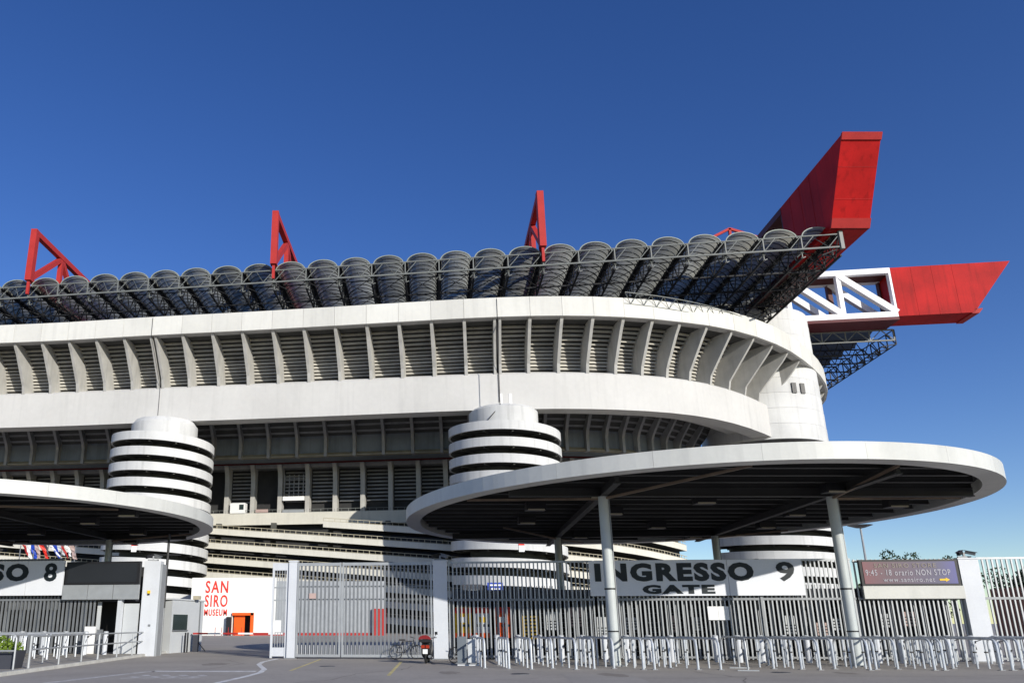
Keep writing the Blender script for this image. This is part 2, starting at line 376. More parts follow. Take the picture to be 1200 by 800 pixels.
# booths and frames on the terrace
def bay_box(i0, i1_, d0, d1, z0, z1):
    mb = MB(); mb.hexa([BP(i0, d0, z0), BP(i1_, d0, z0), BP(i1_, d1, z0), BP(i0, d1, z0), BP(i0, d0, z1), BP(i1_, d0, z1), BP(i1_, d1, z1), BP(i0, d1, z1)]); return mb
b5 = NL + 5
o = spart('terrace_booth', bay_box(b5+1.18, b5+1.75, 22.3, 24, 22.2, 24.2), 'white')
part('window', bay_box(b5+1.53, b5+1.70, 22.25, 22.4, 22.9, 23.9), 'glass', o)
o = spart('terrace_frame', bay_box(b5+3.12, b5+3.9, 22.4, 23, 24.5, 25.3), 'white')
spart('terrace_frame_sill', bay_box(b5+3.12, b5+3.9, 22.45, 23.1, 22.2, 22.7), 'galv')
spart('red_banner', bay_box(b5+2.15, b5+2.6, 22.42, 22.48, 22.3, 22.9), 'pink', label='faded red banner tied to the terrace rail')
for k in range(5): spart('window_mullion', bay_box(b5+3.15+k*0.17, b5+3.18+k*0.17, 22.6, 22.7, 25.3, 29.6), 'tier')
for k in range(3): spart('window_transom', bay_box(b5+3.12, b5+3.9, 22.62, 22.68, 26.4+k*1.2, 26.5+k*1.2), 'tier')
# ramps descending to the right round the stadium
from bisect import bisect
ARC = [0.0]
for i in range(1, NB): ARC.append(ARC[-1] + (PB[i]-PB[i-1]).length)
def arc(i):
    a = int(math.floor(i)); f = i-a
    return ARC[a] if a >= NB-1 else ARC[a]*(1-f) + ARC[a+1]*f
S0 = arc(NL+12.5)
def rz_(k, i): return 14.4 + 2.6*k - 0.083*(arc(i) - S0)
for k in range(-5, 4):
    sec = [float(x)/2 for x in range(2, (ILAST-1)*2) if -0.2 < rz_(k, x/2) < 18.2]
    if len(sec) < 3: continue
    mb = MB(); mb.sweep([[BP(i, 13, rz_(k, i)), BP(i, 13, rz_(k, i)+1.05), BP(i, 13.25, rz_(k, i)+1.05), BP(i, 13.25, rz_(k, i))] for i in sec])
    q = spart('ramp_parapet', mb, 'ramp')
    mb = MB(); mb.sweep([[BP(i, 13.26, rz_(k, i)+0.01), BP(i, 13.26, rz_(k, i)+0.3), BP(i, 19, rz_(k, i)+0.3), BP(i, 19, rz_(k, i)+0.01)] for i in sec])
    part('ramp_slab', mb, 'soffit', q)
    part('ramp_rail', rail_mesh(lambda i: BP(float(i), 13.12, rz_(k, i)+1.05), sec[0], sec[-1], int((sec[-1]-sec[0])*2.6)), 'beige', q)
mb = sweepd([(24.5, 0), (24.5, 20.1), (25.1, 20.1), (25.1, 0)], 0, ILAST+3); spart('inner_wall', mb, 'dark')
mb = MB()
for i in range(2, ILAST-1, 2):
    a = BP(i, 19.3); q = MB(); mb.box(a.x-0.5, a.x+0.5, a.y-0.5, a.y+0.5, 0, 19.8)
spart('ramp_columns', mb, 'soffit', kind='stuff')

# ------------------------------------------------------------------ spiral towers
def helix_turn(cx, cy, Ro, Ri, ztop, pitch, ph, th, k, n=40):
    """one full turn, parapet top at z = ztop at the front; descends to the right on the front side"""
    par, slab = [], []
    for j in range(n+1):
        t = -math.pi + 2*math.pi*j/n; z = ztop - pitch*k - pitch*t/(2*math.pi)
        def P(r, zz): return (cx + r*math.sin(t), cy - r*math.cos(t), zz)
        par.append([P(Ro, z-ph), P(Ro, z), P(Ro-0.3, z), P(Ro-0.3, z-ph)])
        slab.append([P(Ro-0.31, z-ph+0.02), P(Ro-0.31, z-ph+0.3), P(Ri-0.1, z-ph+0.3), P(Ri-0.1, z-ph+0.02)])
    a = MB(); a.sweep(par); b = MB(); b.sweep(slab); return a, b
def spiral(root, cx, cy, Ro, Ri, ztop, pitch, ph, turns):
    for k in range(turns):
        a, b = helix_turn(cx, cy, Ro, Ri, ztop, pitch, ph, 0.3, k)
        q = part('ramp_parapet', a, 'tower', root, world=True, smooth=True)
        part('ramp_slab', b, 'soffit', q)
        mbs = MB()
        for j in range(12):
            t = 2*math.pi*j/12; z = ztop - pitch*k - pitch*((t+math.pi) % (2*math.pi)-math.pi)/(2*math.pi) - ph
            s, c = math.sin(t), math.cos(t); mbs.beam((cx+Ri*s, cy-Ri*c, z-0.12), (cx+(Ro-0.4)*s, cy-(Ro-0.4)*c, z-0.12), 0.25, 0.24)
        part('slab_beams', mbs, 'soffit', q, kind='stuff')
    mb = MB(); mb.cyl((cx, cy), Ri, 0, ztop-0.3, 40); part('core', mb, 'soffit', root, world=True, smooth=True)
tw = thing('spiral_tower', 'white spiral ramp tower between the two round entrance canopies', 'tower', (19.5, 121.5, 0), group='round towers holding up the upper ring')
spiral(tw, 19.5, 121.5, 9.0, 6.0, 31.2, 2.57, 1.38, 12)
mb = MB(); mb.cyl((19.5, 121.5), 5.6, 30.6, 34.5, 40); mb.cyl((19.5, 121.5), 5.55, 34.51, 34.95, 40, 5.1); part('cap', mb, 'tower', tw, world=True, smooth=True)
for dx in (-1.2, 0.3):
    mb = MB(); mb.box(19.5+dx, 19.5+dx+0.42, 116.5, 116.9, 34.2, 36.6); q = part('antenna_panel', mb, 'white', tw, world=True)
mb = MB(); mb.tube([(18.3, 116.4, 52), (18.3, 116.4, 34.6), (15.5, 116.2, 31.3)], 0.07, 6); part('cable', mb, 'black', tw, world=True)
tw1 = thing('spiral_tower', 'white spiral ramp tower at left behind the gate 8 canopy', 'tower', (-37.6, 128, 0), group='round towers holding up the upper ring')
spiral(tw1, -37.6, 128, 8.5, 5.6, 31.3, 2.5, 1.38, 12)
mb = MB(); mb.cyl((-37.6, 128), 5.5, 30.4, 33.9, 40); mb.cyl((-37.6, 128), 5.45, 33.91, 34.7, 40, 4.9); part('cap', mb, 'tower', tw1, world=True, smooth=True)
# signs "1" and "2" like plates on the spirals
for (r_, cx, cy, Ro, zc, dx) in ((tw, 19.5, 121.5, 9.0, 12.3, 0.4), (tw1, -37.6, 128, 8.5, 12.9, -0.8)):
    yy = cy - math.sqrt(Ro*Ro-dx*dx) - 0.06
    mb = MB(); mb.box(cx+dx-0.42, cx+dx+0.42, yy-0.03, yy, zc+0.15, zc+0.4); part('plate_header', mb, 'redletter', r_, world=True)
    mb = MB(); mb.box(cx+dx-0.40, cx+dx+0.40, yy-0.03, yy, zc-0.75, zc+0.145); q = part('plate', mb, 'white', r_, world=True)
ct = thing('corner_tower', 'tall white corner drum on spiral ramps carrying the red girders', 'tower', (75.9, 150, 0), group='round towers holding up the upper ring')
spiral(ct, 75.9, 150, 11.4, 8.6, 16.7+2.75*6, 2.75, 1.6, 12)
CR = 11.0
for k in range(9):            # cast rings of the drum
    z0 = 34.6 + k*3.0; z1 = z0+2.95 if k < 8 else 60.9
    mb = MB(); mb.cyl((75.9, 150), 11.35 - 0.045*k, z0, z1, 56); part('drum_ring', mb, 'tower', ct, world=True, smooth=True)
for t in (7, 9.3, 16.5, 18.8):
    tt = R(t); mb = MB(); x, y = 75.9+11.36*math.sin(tt), 150-11.36*math.cos(tt)
    mb.box(x-0.2, x+0.2, y-0.14, y+0.3, 43.4, 45.4); part('window', mb, 'black', ct, world=True)

# ------------------------------------------------------------------ roof
DIN = Vector((0.065, 0.998, 0)).normalized()
def RP(k, d=0.0, z=60.5):
    p = Vector((-64.5 + 136.2*k/24, 128.7 - 19.5*k/24, z)) + DIN*d; p.z = z; return p
roof = thing('stadium_roof', 'stadium roof of translucent barrel vaults on steel lattice trusses above the upper ring', 'roof', (3, 119, 60.5))
def vault_mesh(wd, rise, L):
    mb = MB(); npan = int(L/1.6); n = 14
    for p in range(npan):
        y0, y1 = p*1.6, p*1.6+1.6
        secs = []
        for y, s in ((y0, 1.0), (y1, 0.93)):
            row = []
            for j in range(n+1):
                t = math.pi*j/n; row.append((-wd/2*s*math.cos(t), y, rise*s*math.sin(t)))
            secs.append(row)
        mb.sweep(secs, closed=False, caps=False)
    return mb
wv = 5.2
vm_ = vault_mesh(wv, 1.65, 46).mesh('vault', 'vault', smooth=False)
hoop = MB(); rows = []
for j in range(15):
    t = math.pi*j/14; c, s = math.cos(t), math.sin(t)
    rows.append([(-(wv/2+0.05)*c, -0.06, 1.70*s), (-(wv/2+0.05)*c, 0.12, 1.70*s), (-(wv/2-0.10)*c, 0.12, 1.55*s), (-(wv/2-0.10)*c, -0.06, 1.55*s)])
hoop.sweep(rows); hoop_m = hoop.mesh('hoop', 'hoop')
bars = MB()                      # dark cross ties under each vault
for p in range(0, 28):
    y = 0.8+p*1.6; rows = []
    for j in range(9):
        t = math.pi*j/8; rows.append((-(wv/2-0.22)*math.cos(t), y, 1.42*math.sin(t)))
    for a, b in zip(rows, rows[1:]): bars.beam(a, b, 0.10, 0.11)
bars_m = bars.mesh('vault_tie', 'darksteel')
ang = math.atan2(-DIN.x, DIN.y)
def vault(p):
    o = link('vault', vm_, roof); o.location = p - roof.location; o.rotation_euler = (0,0,ang)
    link('vault_hoop', hoop_m, o); q = link('vault_tie', bars_m, o); q['kind'] = 'stuff'
def long_truss(L, h, wd=0.16, tap=0):
    mb = MB(); n = int(L/3.3)
    mb.beam((0,0,0), (0,L,0), 0.28, 0.3); mb.beam((0,0,-h), (0,L,-h), 0.26)
    for k in range(n):
        y0, y1 = L*k/n, L*(k+1)/n; ym = (y0+y1)/2
        mb.beam((0,y0,0), (0,ym,-h), wd); mb.beam((0,ym,-h), (0,y1,0), wd)
    # gutter box closing the gap between vaults
    mb.box(-0.42, 0.42, 0.05, L, 0.0, 0.34)
    return mb
ltm = long_truss(46, 3.4).mesh('cross_truss', 'darksteel')
KL = -8
for k in range(KL, 24):
    vault(RP(k+0.5, 0.15))
for k in range(KL, 25):
    o = link('cross_truss', ltm, roof); o.location = RP(k, 0.3) - roof.location; o.rotation_euler = (0,0,ang)
for k in range(KL, 24):      # bottom-chord side braces and purlin lattice, one bay each
    mb = MB()
    for d in (6, 13, 20, 27, 34, 41):
        mb.beam(RP(k, d, 57.2), RP(k+1, d, 57.2), 0.22)
        mb.beam(RP(k, d, 60.4), RP(k+1, d, 60.4), 0.14)
    for d0, d1 in ((0, 6), (6, 13), (13, 20), (20, 27), (27, 34)):
        mb.beam(RP(k, d0, 57.3 if d0 else 58.2), RP(k+1, d1, 57.2), 0.08); mb.beam(RP(k+1, d0, 57.3 if d0 else 58.2), RP(k, d1, 57.2), 0.08)
        mb.beam(RP(k, d0, 57.3 if d0 else 58.2), RP(k+0.5, (d0+d1)/2, 60.4), 0.07); mb.beam(RP(k+1, d0, 57.3 if d0 else 58.2), RP(k+0.5, (d0+d1)/2, 60.4), 0.07)
    part('purlin_bay', mb, 'darksteel', roof, world=True)
for k in range(KL, 24):      # edge truss, bay by bay
    mb = MB()
    mb.beam(RP(k, -0.25, 60.5), RP(k+1, -0.25, 60.5), 0.17); mb.beam(RP(k, -0.25, 58.3), RP(k+1, -0.25, 58.3), 0.24)
    mb.beam(RP(k, -0.25, 60.4), RP(k, -0.25, 58.3), 0.17)
    mb.beam(RP(k+0.02, -0.25, 58.4), RP(k+0.32, -0.25, 60.4), 0.11); mb.beam(RP(k+0.68, -0.25, 58.4), RP(k+0.98, -0.25, 60.4), 0.11)
    mb.beam(RP(k+0.68, -0.25, 58.4), RP(k+0.35, 1.3, 61.5), 0.07)
    part('edge_truss_bay', mb, 'steel', roof, world=True)
    mb = MB(); a = RP(k+0.02, 0.4, 58.0)
    mb.beam(a, a+Vector((0,0,-0.9)), 0.12); mb.beam(a+Vector((0,0,-0.9)), a+Vector((0.5,0,-0.7)), 0.12); mb.beam(a, a+Vector((-0.6,0.4,-0.6)), 0.12)
    mb.box(a.x-0.25, a.x+0.2, a.y-0.2, a.y+0.2, a.z-0.1, a.z+0.25)
    part('bracket', mb, 'steel', roof, world=True)
# right end lattice of the roof (taking the side down) and lower sloping lattice seen against the ring
mb = MB()
for d in range(0, 46, 3):
    a, b, c_, e = RP(24.05, d, 60.5), RP(24.05, d+3, 60.5), RP(24.05, d, 58.3-(d/46)*1.5), RP(24.05, d+3, 58.3-((d+3)/46)*1.5)
    f = RP(23.5, d, 57.2-(d/46)*0.6); g = RP(23.5, d+3, 57.2-((d+3)/46)*0.6)
    for u_, v_ in ((a, b), (c_, e), (a, c_), (c_, b), (c_, f), (f, g), (f, e)): mb.beam(u_, v_, 0.15)
part('side_truss', mb, 'darksteel', roof, world=True)
mb = MB(); a = RP(24, -0.25, 60.7); mb.box(a.x-0.2, a.x+0.35, a.y-0.3, a.y+0.2, 57.9, 61.0)
part('corner_post', mb, 'steel', roof, world=True)
mb = MB()                     # light lattice hanging over the fascia at the right
def LP(s): q = BP(float(NL+20.0+s*7.0), -5.9); q.z = 53.1-1.6*s; return q
for k in range(16):
    a, b = LP(k/16), LP((k+1)/16); ta = a+Vector((0,0.8,-1.6+0.0*k)); tb = b+Vector((0,0.8,-1.6)); m_ = (ta+tb)/2
    mb.beam(a, b, 0.10); mb.beam(ta, tb, 0.10); mb.beam(a, m_, 0.08); mb.beam(m_, b, 0.08)
part('gutter_lattice', mb, 'steel', roof, world=True)
# wing of the roof beyond the corner tower
wing = thing('roof_wing', 'dark lattice roof wing beyond the corner tower under the red girder', 'roof', (95, 150, 60))
mb = MB()
def WP(x, d, z): return Vector((x + 0.065*d, 151.5 - 0.143*(x-89) + d, z))
for k in range(6):
    x0 = 78 + k*4.6; x1 = x0+4.6
    mb.beam(WP(x0, 0, 60.2), WP(x1, 0, 60.2), 0.26); mb.beam(WP(x0, 0, 57.9), WP(x1, 0, 57.9), 0.28); mb.beam(WP(x1, 0, 60.2), WP(x1, 0, 57.9), 0.2)
    mb.beam(WP(x0, 0, 57.9), WP(x0+2.3, 0, 60.2), 0.16); mb.beam(WP(x0+2.3, 0, 60.2), WP(x1, 0, 57.9), 0.16)
part('front_truss', mb, 'steel', wing, world=True)
mb = MB()
for d in range(0, 48, 3):
    a, b, c_, e = WP(105.8, d, 60.2), WP(105.8, d+3, 60.2), WP(105.8, d, 57.0-d*0.03), WP(105.8, d+3, 57.0-(d+3)*0.03)
    f, g = WP(103, d, 56.6-d*0.04), WP(103, d+3, 56.6-(d+3)*0.04)
    for u_, v_ in ((a, b), (c_, e), (a, c_), (c_, b), (c_, f), (f, g), (f, e)): mb.beam(u_, v_, 0.17)
part('side_truss', mb, 'darksteel', wing, world=True)
for d in range(6, 48, 6):
    mb = MB(); mb.beam(WP(78, d, 60.2), WP(105.8, d, 60.2), 0.25); mb.beam(WP(78, d, 57.0), WP(105.8, d, 57.0), 0.25)
    for k in range(9):
        x = 78 + k*3.09; mb.beam(WP(x, d, 57.0), WP(x+1.5, d, 60.2), 0.14); mb.beam(WP(x+1.5, d, 60.2), WP(x+3.09, d, 57.0), 0.14)
    part('cross_truss', mb, 'darksteel', wing, world=True)
vm2 = vault_mesh(5.6, 1.2, 27).mesh('wing_vault', mat('dark_vault_sheet', (0.07, 0.09, 0.12), rough=0.4, trans=0.25))
for k in range(8):
    o = link('vault', vm2, wing); o.location = WP(78.5, 3.0+k*5.8, 60.3) - wing.location; o.rotation_euler = (0, 0, R(-90-8))

# ------------------------------------------------------------------ red girders
g1 = thing('red_girder', 'huge red box girder rising over the roof corner with slanted end face', 'girder', (72.5, 125, 61))
def G1(s, Y, z): return Vector((69.5 + (6.0 if s else 0) + 0.065*(Y-101), Y, z))
mb = MB(); mb.hexa([G1(0,108.2,61), G1(1,108.2,61), G1(1,122.5,61), G1(0,122.5,61), G1(0,100.9,73), G1(1,100.9,73), G1(1,122.5,73), G1(0,122.5,73)])
part('box_end', mb, 'red', g1, world=True)
for z0, z1, oy in ((61.0, 62.3, 108.15), (72.2, 73.15, 101.25)):     # raised flanges of the end face
    mb = MB(); y0 = 108.2-(z0-61)*7.3/12; y1 = 108.2-(z1-61)*7.3/12
    mb.hexa([G1(0,y0-0.25,z0)-Vector((0.05,0,0)), G1(1,y0-0.25,z0)+Vector((0.05,0,0)), G1(1,y0+0.2,z0)+Vector((0.05,0,0)), G1(0,y0+0.2,z0)-Vector((0.05,0,0)), G1(0,y1-0.25,z1)-Vector((0.05,0,0)), G1(1,y1-0.25,z1)+Vector((0.05,0,0)), G1(1,y1+0.2,z1)+Vector((0.05,0,0)), G1(0,y1+0.2,z1)-Vector((0.05,0,0))])
    part('end_flange', mb, 'redmid', g1, world=True)
def girder_lattice(root, F, a, b, n, mlat, mdark):
    """F(side, t, z): side 0 front 1 back ; t along"""
    for z, nm in ((61.55, 'bottom_chord'), (72.4, 'top_chord')):
        for s in (0, 1):
            mb = MB(); mb.beam(F(s, a, z), F(s, b, z), 1.1, 1.15); part(nm, mb, mlat, root, world=True)
        mb = MB(); e = 0.45
        mb.hexa([F(0,a,z-e), F(0,b,z-e), F(1,b,z-e), F(1,a,z-e), F(0,a,z+e), F(0,b,z+e), F(1,b,z+e), F(1,a,z+e)])
        part('deck_plate', mb, mdark, root, world=True)
    for k in range(n):
        t0, t1 = a+(b-a)*k/n, a+(b-a)*(k+1)/n
        for s in (0, 1):
            mb = MB(); mb.beam(F(s, t0, 62.0), F(s, t1, 72.0), 1.15, 1.2); part('diagonal', mb, mlat, root, world=True)
            mb = MB(); mb.beam(F(s, t0, 62.1), F(s, t0, 71.9), 0.9); part('upright', mb, mlat if s == 0 else mdark, root, world=True)
def F1(s, t, z): return G1(s, t, z) + Vector((0.5 if s == 0 else -0.5, 0, 0))
girder_lattice(g1, F1, 122.5, 215, 9, 'maroon', 'umber')  # maroon in place of pale: shade put into the lattice colour
g2 = thing('red_girder', 'red box girder cantilevered to the right of the corner tower with white lattice section', 'girder', (100, 147, 61))
def G2(s, X, z): return Vector((X + 0.14*(5.7 if s else 0), 145.7 - 0.1426*(X-89.5) + (5.7 if s else 0), 61 + (z-61)*0.883))
mb = MB(); mb.hexa([G2(0,103.6,61), G2(0,117.4,61), G2(1,117.4,61), G2(1,103.6,61), G2(0,103.6,73), G2(0,125.7,73), G2(1,125.7,73), G2(1,103.6,73)])
part('box_end', mb, 'red', g2, world=True)
mb = MB(); mb.hexa([G2(0,116.9,60.8), G2(0,118.2,60.8), G2(1,118.2,60.8), G2(1,116.9,60.8), G2(0,117.6,61.9), G2(0,119.0,61.9), G2(1,119.0,61.9), G2(1,117.6,61.9)])
part('tip_flange', mb, 'redmid', g2, world=True)
def F2(s, t, z): return G2(s, t, z) + Vector((0, 0.5 if s == 0 else -0.5, 0))
girder_lattice(g2, F2, 103.6, 53.6, 5, 'pale', 'umber')
mb = MB(); mb.hexa([G2(0,85,60.2), G2(0,103.6,60.2), G2(1,103.6,60.2), G2(1,85,60.2), G2(0,85,61), G2(0,103.6,61), G2(1,103.6,61), G2(1,85,61)])
part('bottom_plate', mb, 'maroon', g2, world=True)
mb = MB(); mb.box(94.0, 96.2, 144.0, 150, 62, 72)
for X in (107.4, 111.2, 115.0):
    mb = MB(); mb.beam(G2(0,X,61.02)+Vector((0,-0.01,0)), G2(0,X,72.98)+Vector((0,-0.01,0)), 0.06, 0.04, up=(0,1,0)); part('plate_joint', mb, 'red', g2, world=True)
for Y in (112.0, 115.5, 119.0):
    mb = MB(); mb.beam(G1(0,Y,61.05), G1(0,Y,72.95), 0.06, 0.05); part('plate_joint', mb, 'red', g1, world=True)
for f in (0.32, 0.66):
    y_ = 108.2-7.3*f; z_ = 61+12*f; mb = MB(); mb.beam(G1(0,y_,z_)+Vector((0.05,-0.02,0)), G1(1,y_,z_)+Vector((-0.05,-0.02,0)), 0.05, 0.06); part('plate_joint', mb, 'red', g1, world=True)
# red transverse trusses at every eighth vault
labs = ['red open truss frame at the far left end of the roof line', 'red open truss frame above the roof, second from the left', 'slim red truss seen almost edge-on above the middle of the roof', 'red truss hidden left of the view']
def red_truss(k, lab):
    o = RP(k, 0.0)
    t = thing('red_truss', lab, 'truss', (o.x, o.y, 60.5), group='red trusses standing across the roof')
    def TP(d, z): return RP(k, d-0.6, z)
    for nm, a, b, wd, ht in (('end_post', TP(0,61.4), TP(0,71.6), 1.1, 1.3), ('top_chord', TP(0,71.1), TP(46,71.1), 0.95, 1.05), ('diagonal', TP(0.3,62.0), TP(10,70.6), 0.8, 0.9), ('upright', TP(10.4,61.2), TP(10.4,70.8), 0.8, 0.9), ('diagonal', TP(10.6,70.6), TP(20,62.0), 0.8, 0.9), ('upright', TP(20.4,61.2), TP(20.4,70.8), 0.8, 0.9), ('bottom_chord', TP(0,61.7), TP(46,61.7), 0.7, 0.7), ('foot', TP(0,58.8), TP(0,61.3), 0.45, 0.45)):
        mb = MB(); mb.beam(a, b, wd, ht, up=(0,0,1)); part(nm, mb, 'redmid', t, world=True)
red_truss(0, labs[0]); red_truss(8, labs[1]); red_truss(16, labs[2])
ft = thing('red_lattice', 'small far red lattice peak just above the vaults left of the big red girder', 'truss', (88.5, 178, 66))
def fp(u, z): return Vector((88.5+u, 178, z))
FZ = 99.3
for a, b in (((-7.5,FZ-4.2),(0.5,FZ)), ((0.5,FZ),(7.5,FZ-2.4)), ((0.5,FZ),(0.5,FZ-8)), ((-4.5,FZ-3),(-2,FZ-8)), ((0.5,FZ-7),(-4,FZ-3)), ((0.5,FZ-7),(5,FZ-2)), ((-7.5,FZ-4.2),(-7.5,FZ-20)), ((7.5,FZ-2.4),(7.5,FZ-20))):
    mb = MB(); mb.beam(fp(*a), fp(*b), 0.6); part('bar', mb, 'redmid', ft, world=True)

# ------------------------------------------------------------------ round canopies
ZR = 6.85

def canopy(label, cx, cy, a, b, phi, cols, lamps_seed):
    t = thing('round_canopy', label, 'canopy', (cx, cy, 0), group='round entrance canopies on steel columns')
    def E(th, r=1.0, da=0.0):
        u, v = (a*r+da)*math.cos(th), (b*r+da)*math.sin(th)
        # major axis along (0.36,-0.933) mirrored by phi
        return (u*math.cos(phi) - v*math.sin(phi), u*math.sin(phi) + v*math.cos(phi))
    n = 24
    for k in range(n):         # rim panels
        secs = []
        for j in range(7):
            th = 2*math.pi*(k + 0.001 + 0.998*j/6)/n
            o = E(th); i_ = E(th, 1, -0.75)
            secs.append([(o[0], o[1], ZR), (o[0], o[1], ZR+0.6), (i_[0], i_[1], ZR+0.6), (i_[0], i_[1], ZR)])
        mb = MB(); mb.sweep(secs); part('rim_panel', mb, 'rim', t)
    mb = MB(); pts = [E(2*math.pi*j/72, 1, -0.7) for j in range(72)]
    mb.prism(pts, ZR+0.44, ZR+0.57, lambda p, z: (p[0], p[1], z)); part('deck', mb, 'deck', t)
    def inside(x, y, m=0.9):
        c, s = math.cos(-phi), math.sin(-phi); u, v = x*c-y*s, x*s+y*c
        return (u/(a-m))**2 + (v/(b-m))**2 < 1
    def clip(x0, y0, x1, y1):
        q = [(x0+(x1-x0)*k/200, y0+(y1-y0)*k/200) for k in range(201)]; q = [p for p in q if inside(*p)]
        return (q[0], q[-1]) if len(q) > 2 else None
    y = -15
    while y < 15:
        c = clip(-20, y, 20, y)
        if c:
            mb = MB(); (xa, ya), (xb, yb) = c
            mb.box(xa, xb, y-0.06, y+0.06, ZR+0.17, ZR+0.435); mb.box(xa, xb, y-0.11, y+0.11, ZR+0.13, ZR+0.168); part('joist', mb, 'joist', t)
        y += 1.45
    lc = [(p[0]-cx, p[1]-cy) for p in cols]
    # main girders through the columns, and across
    for (p, q) in ((0, 2), (1, 3), (0, 1), (2, 3)):
        (x0, y0), (x1, y1) = lc[p], lc[q]; dx, dy = x1-x0, y1-y0
        c = clip(x0-3*dx, y0-3*dy, x1+3*dx, y1+3*dy)
        mb = MB(); mb.beam((c[0][0], c[0][1], ZR-0.04), (c[1][0], c[1][1], ZR-0.04), 0.14, 0.30); mb.beam((c[0][0], c[0][1], ZR-0.19), (c[1][0], c[1][1], ZR-0.19), 0.28, 0.05)
        part('girder', mb, 'joist', t)
    for p, q in ((0, 2), (1, 3), (2, 0), (3, 1)):
        x, y = lc[p]; cxm = sum(k[0] for k in lc)/4; cym = sum(k[1] for k in lc)/4
        for (tx, ty) in ((x*0.2+2.5, y*2.2), (x*3.0+3, y*0.6)):
            c = clip(x, y, tx, ty)
            if c: mb = MB(); mb.beam((x, y, ZR-0.3), (c[1][0], c[1][1], ZR+0.02), 0.09, 0.09); part('brace', mb, 'brace', t)
    for (x, y) in ((4, -9), (-3, -2.5), (6, -2), (-5, -7.5), (0, -6), (7, 3), (-6.5, 1), (1, 3), (-2, 8), (5, 8), (9, -5), (-7, -4)):
        if inside(x, y, 1.5):
            mb = MB(); mb.box(x-0.45, x+0.45, y-0.25, y+0.25, ZR-0.25, ZR+0.12); q = part('floodlight', mb, 'black', t)
            mb = MB(); mb.box(x-0.38, x+0.38, y-0.27, y-0.2, ZR-0.262, ZR-0.20); part('lamp_glass', mb, 'beige', q)
    for (x, y) in lc:
        mb = MB(); mb.cyl((x, y), 0.2, 0.02, ZR-0.2, 20); q = part('column', mb, 'column', t, smooth=True)
        mb = MB(); mb.cyl((x, y), 0.34, 0, 0.04, 16); part('base_plate', mb, 'galv2', q)
        mb = MB(); mb.cyl((x, y), 0.215, 2.9, 2.96, 20); mb.cyl((x, y), 0.215, 1.28, 1.33, 20); part('band', mb, 'black', q)
        mb = MB(); mb.tube([(x+0.23, y-0.02, 0.3), (x+0.23, y-0.02, ZR-0.3)], 0.03, 6); part('cable_conduit', mb, 'galv2', q)
    return t
phi = math.atan2(-0.933, 0.36)
canopy('large white-rimmed round canopy over gate 9 on four columns', 13.98, 39.4, 14.67, 12.49, phi, [(9.05,31.6), (18.5,31.6), (10.6,47.4), (19.8,46.4)], 1)
canopy('white-rimmed round canopy over gate 8 at the left edge', -21.5, 42.6, 11.93, 11.78, phi, [(-28.5,34.5), (-19.6,33.2), (-26,49.0), (-17.2,48.6)], 2)

# ------------------------------------------------------------------ ground
mb = MB(); mb.box(-3000, 3000, -1500, 5000, -0.5, 0.0); struct('ground', mb, 'asphalt')
mb = MB(); mb.prism([(-12.1, 14), (-12.35, 45.5), (-60, 52), (-60, 14)], 0.0, 0.11, lambda p, z: (p[0], p[1], z)); struct('pavement', mb, 'paving')
mb = MB()
for k in range(26):
    y0 = 14+k*1.2; x0 = -12.1-0.25*(y0-14)/31.5; x1 = -12.1-0.25*(y0+1.19-14)/31.5
    mb.hexa([(x0, y0, 0), (x0+0.16, y0, 0), (x1+0.16, y0+1.18, 0), (x1, y0+1.18, 0), (x0, y0, 0.125), (x0+0.15, y0, 0.12), (x1+0.15, y0+1.18, 0.12), (x1, y0+1.18, 0.125)])
struct('kerb', mb, 'kerb')
def strip(pts, wd, z=0.004):
    mb = MB(); P = [Vector((x, y, 0)) for x, y in pts]; secs = []
    for i, p in enumerate(P):
        d = (P[min(i+1, len(P)-1)] - P[max(i-1, 0)]).normalized(); n = Vector((-d.y, d.x, 0))*wd/2
        secs.append([(p-n).to_tuple()[:2]+(z,), (p+n).to_tuple()[:2]+(z,)])
    mb.sweep(secs, closed=False, caps=False); return mb
struct('lane_line', strip([(-4.9, 20.5), (-4.65, 23), (-4.35, 25.5), (-4.2, 27.5), (-4.35, 29.5), (-4.75, 31.3), (-5.1, 33), (-5.25, 35), (-5.1, 37), (-5.0, 38.2)], 0.2), 'line')
struct('lane_line', strip([(-8.05, 28.3), (-4.45, 28.2)], 0.5), 'line')
struct('lane_line', strip([(-8.05, 28.3), (-8.7, 26), (-9.4, 23), (-10, 20)], 0.3), 'wornline')
struct('parking_line', strip([(-2.95, 37.6), (-3.3, 28.6)], 0.12), 'yline')
struct('parking_line', strip([(0.78, 35.6), (0.14, 26.0)], 0.12), 'yline')
for i, (x, y) in enumerate([(-7.7, 25.6), (-7.1, 25.7), (-6.5, 25.6), (-5.9, 25.6)]):
    struct('road_marking', strip([(x-0.3, y-0.9), (x+0.15, y-0.6), (x-0.2, y-0.2), (x+0.2, y+0.2), (x-0.05, y+0.7)], 0.26), 'wornline')
mb = MB()
for k in range(12):        # saw cuts and patch on the asphalt
    pass
random.seed(3)
crackm = mat('tar_crack', (0.20, 0.18, 0.16), rough=0.7); stainm = mat('oil_stain', (0.29, 0.26, 0.225), rough=0.8, var=0.3, scale=3)
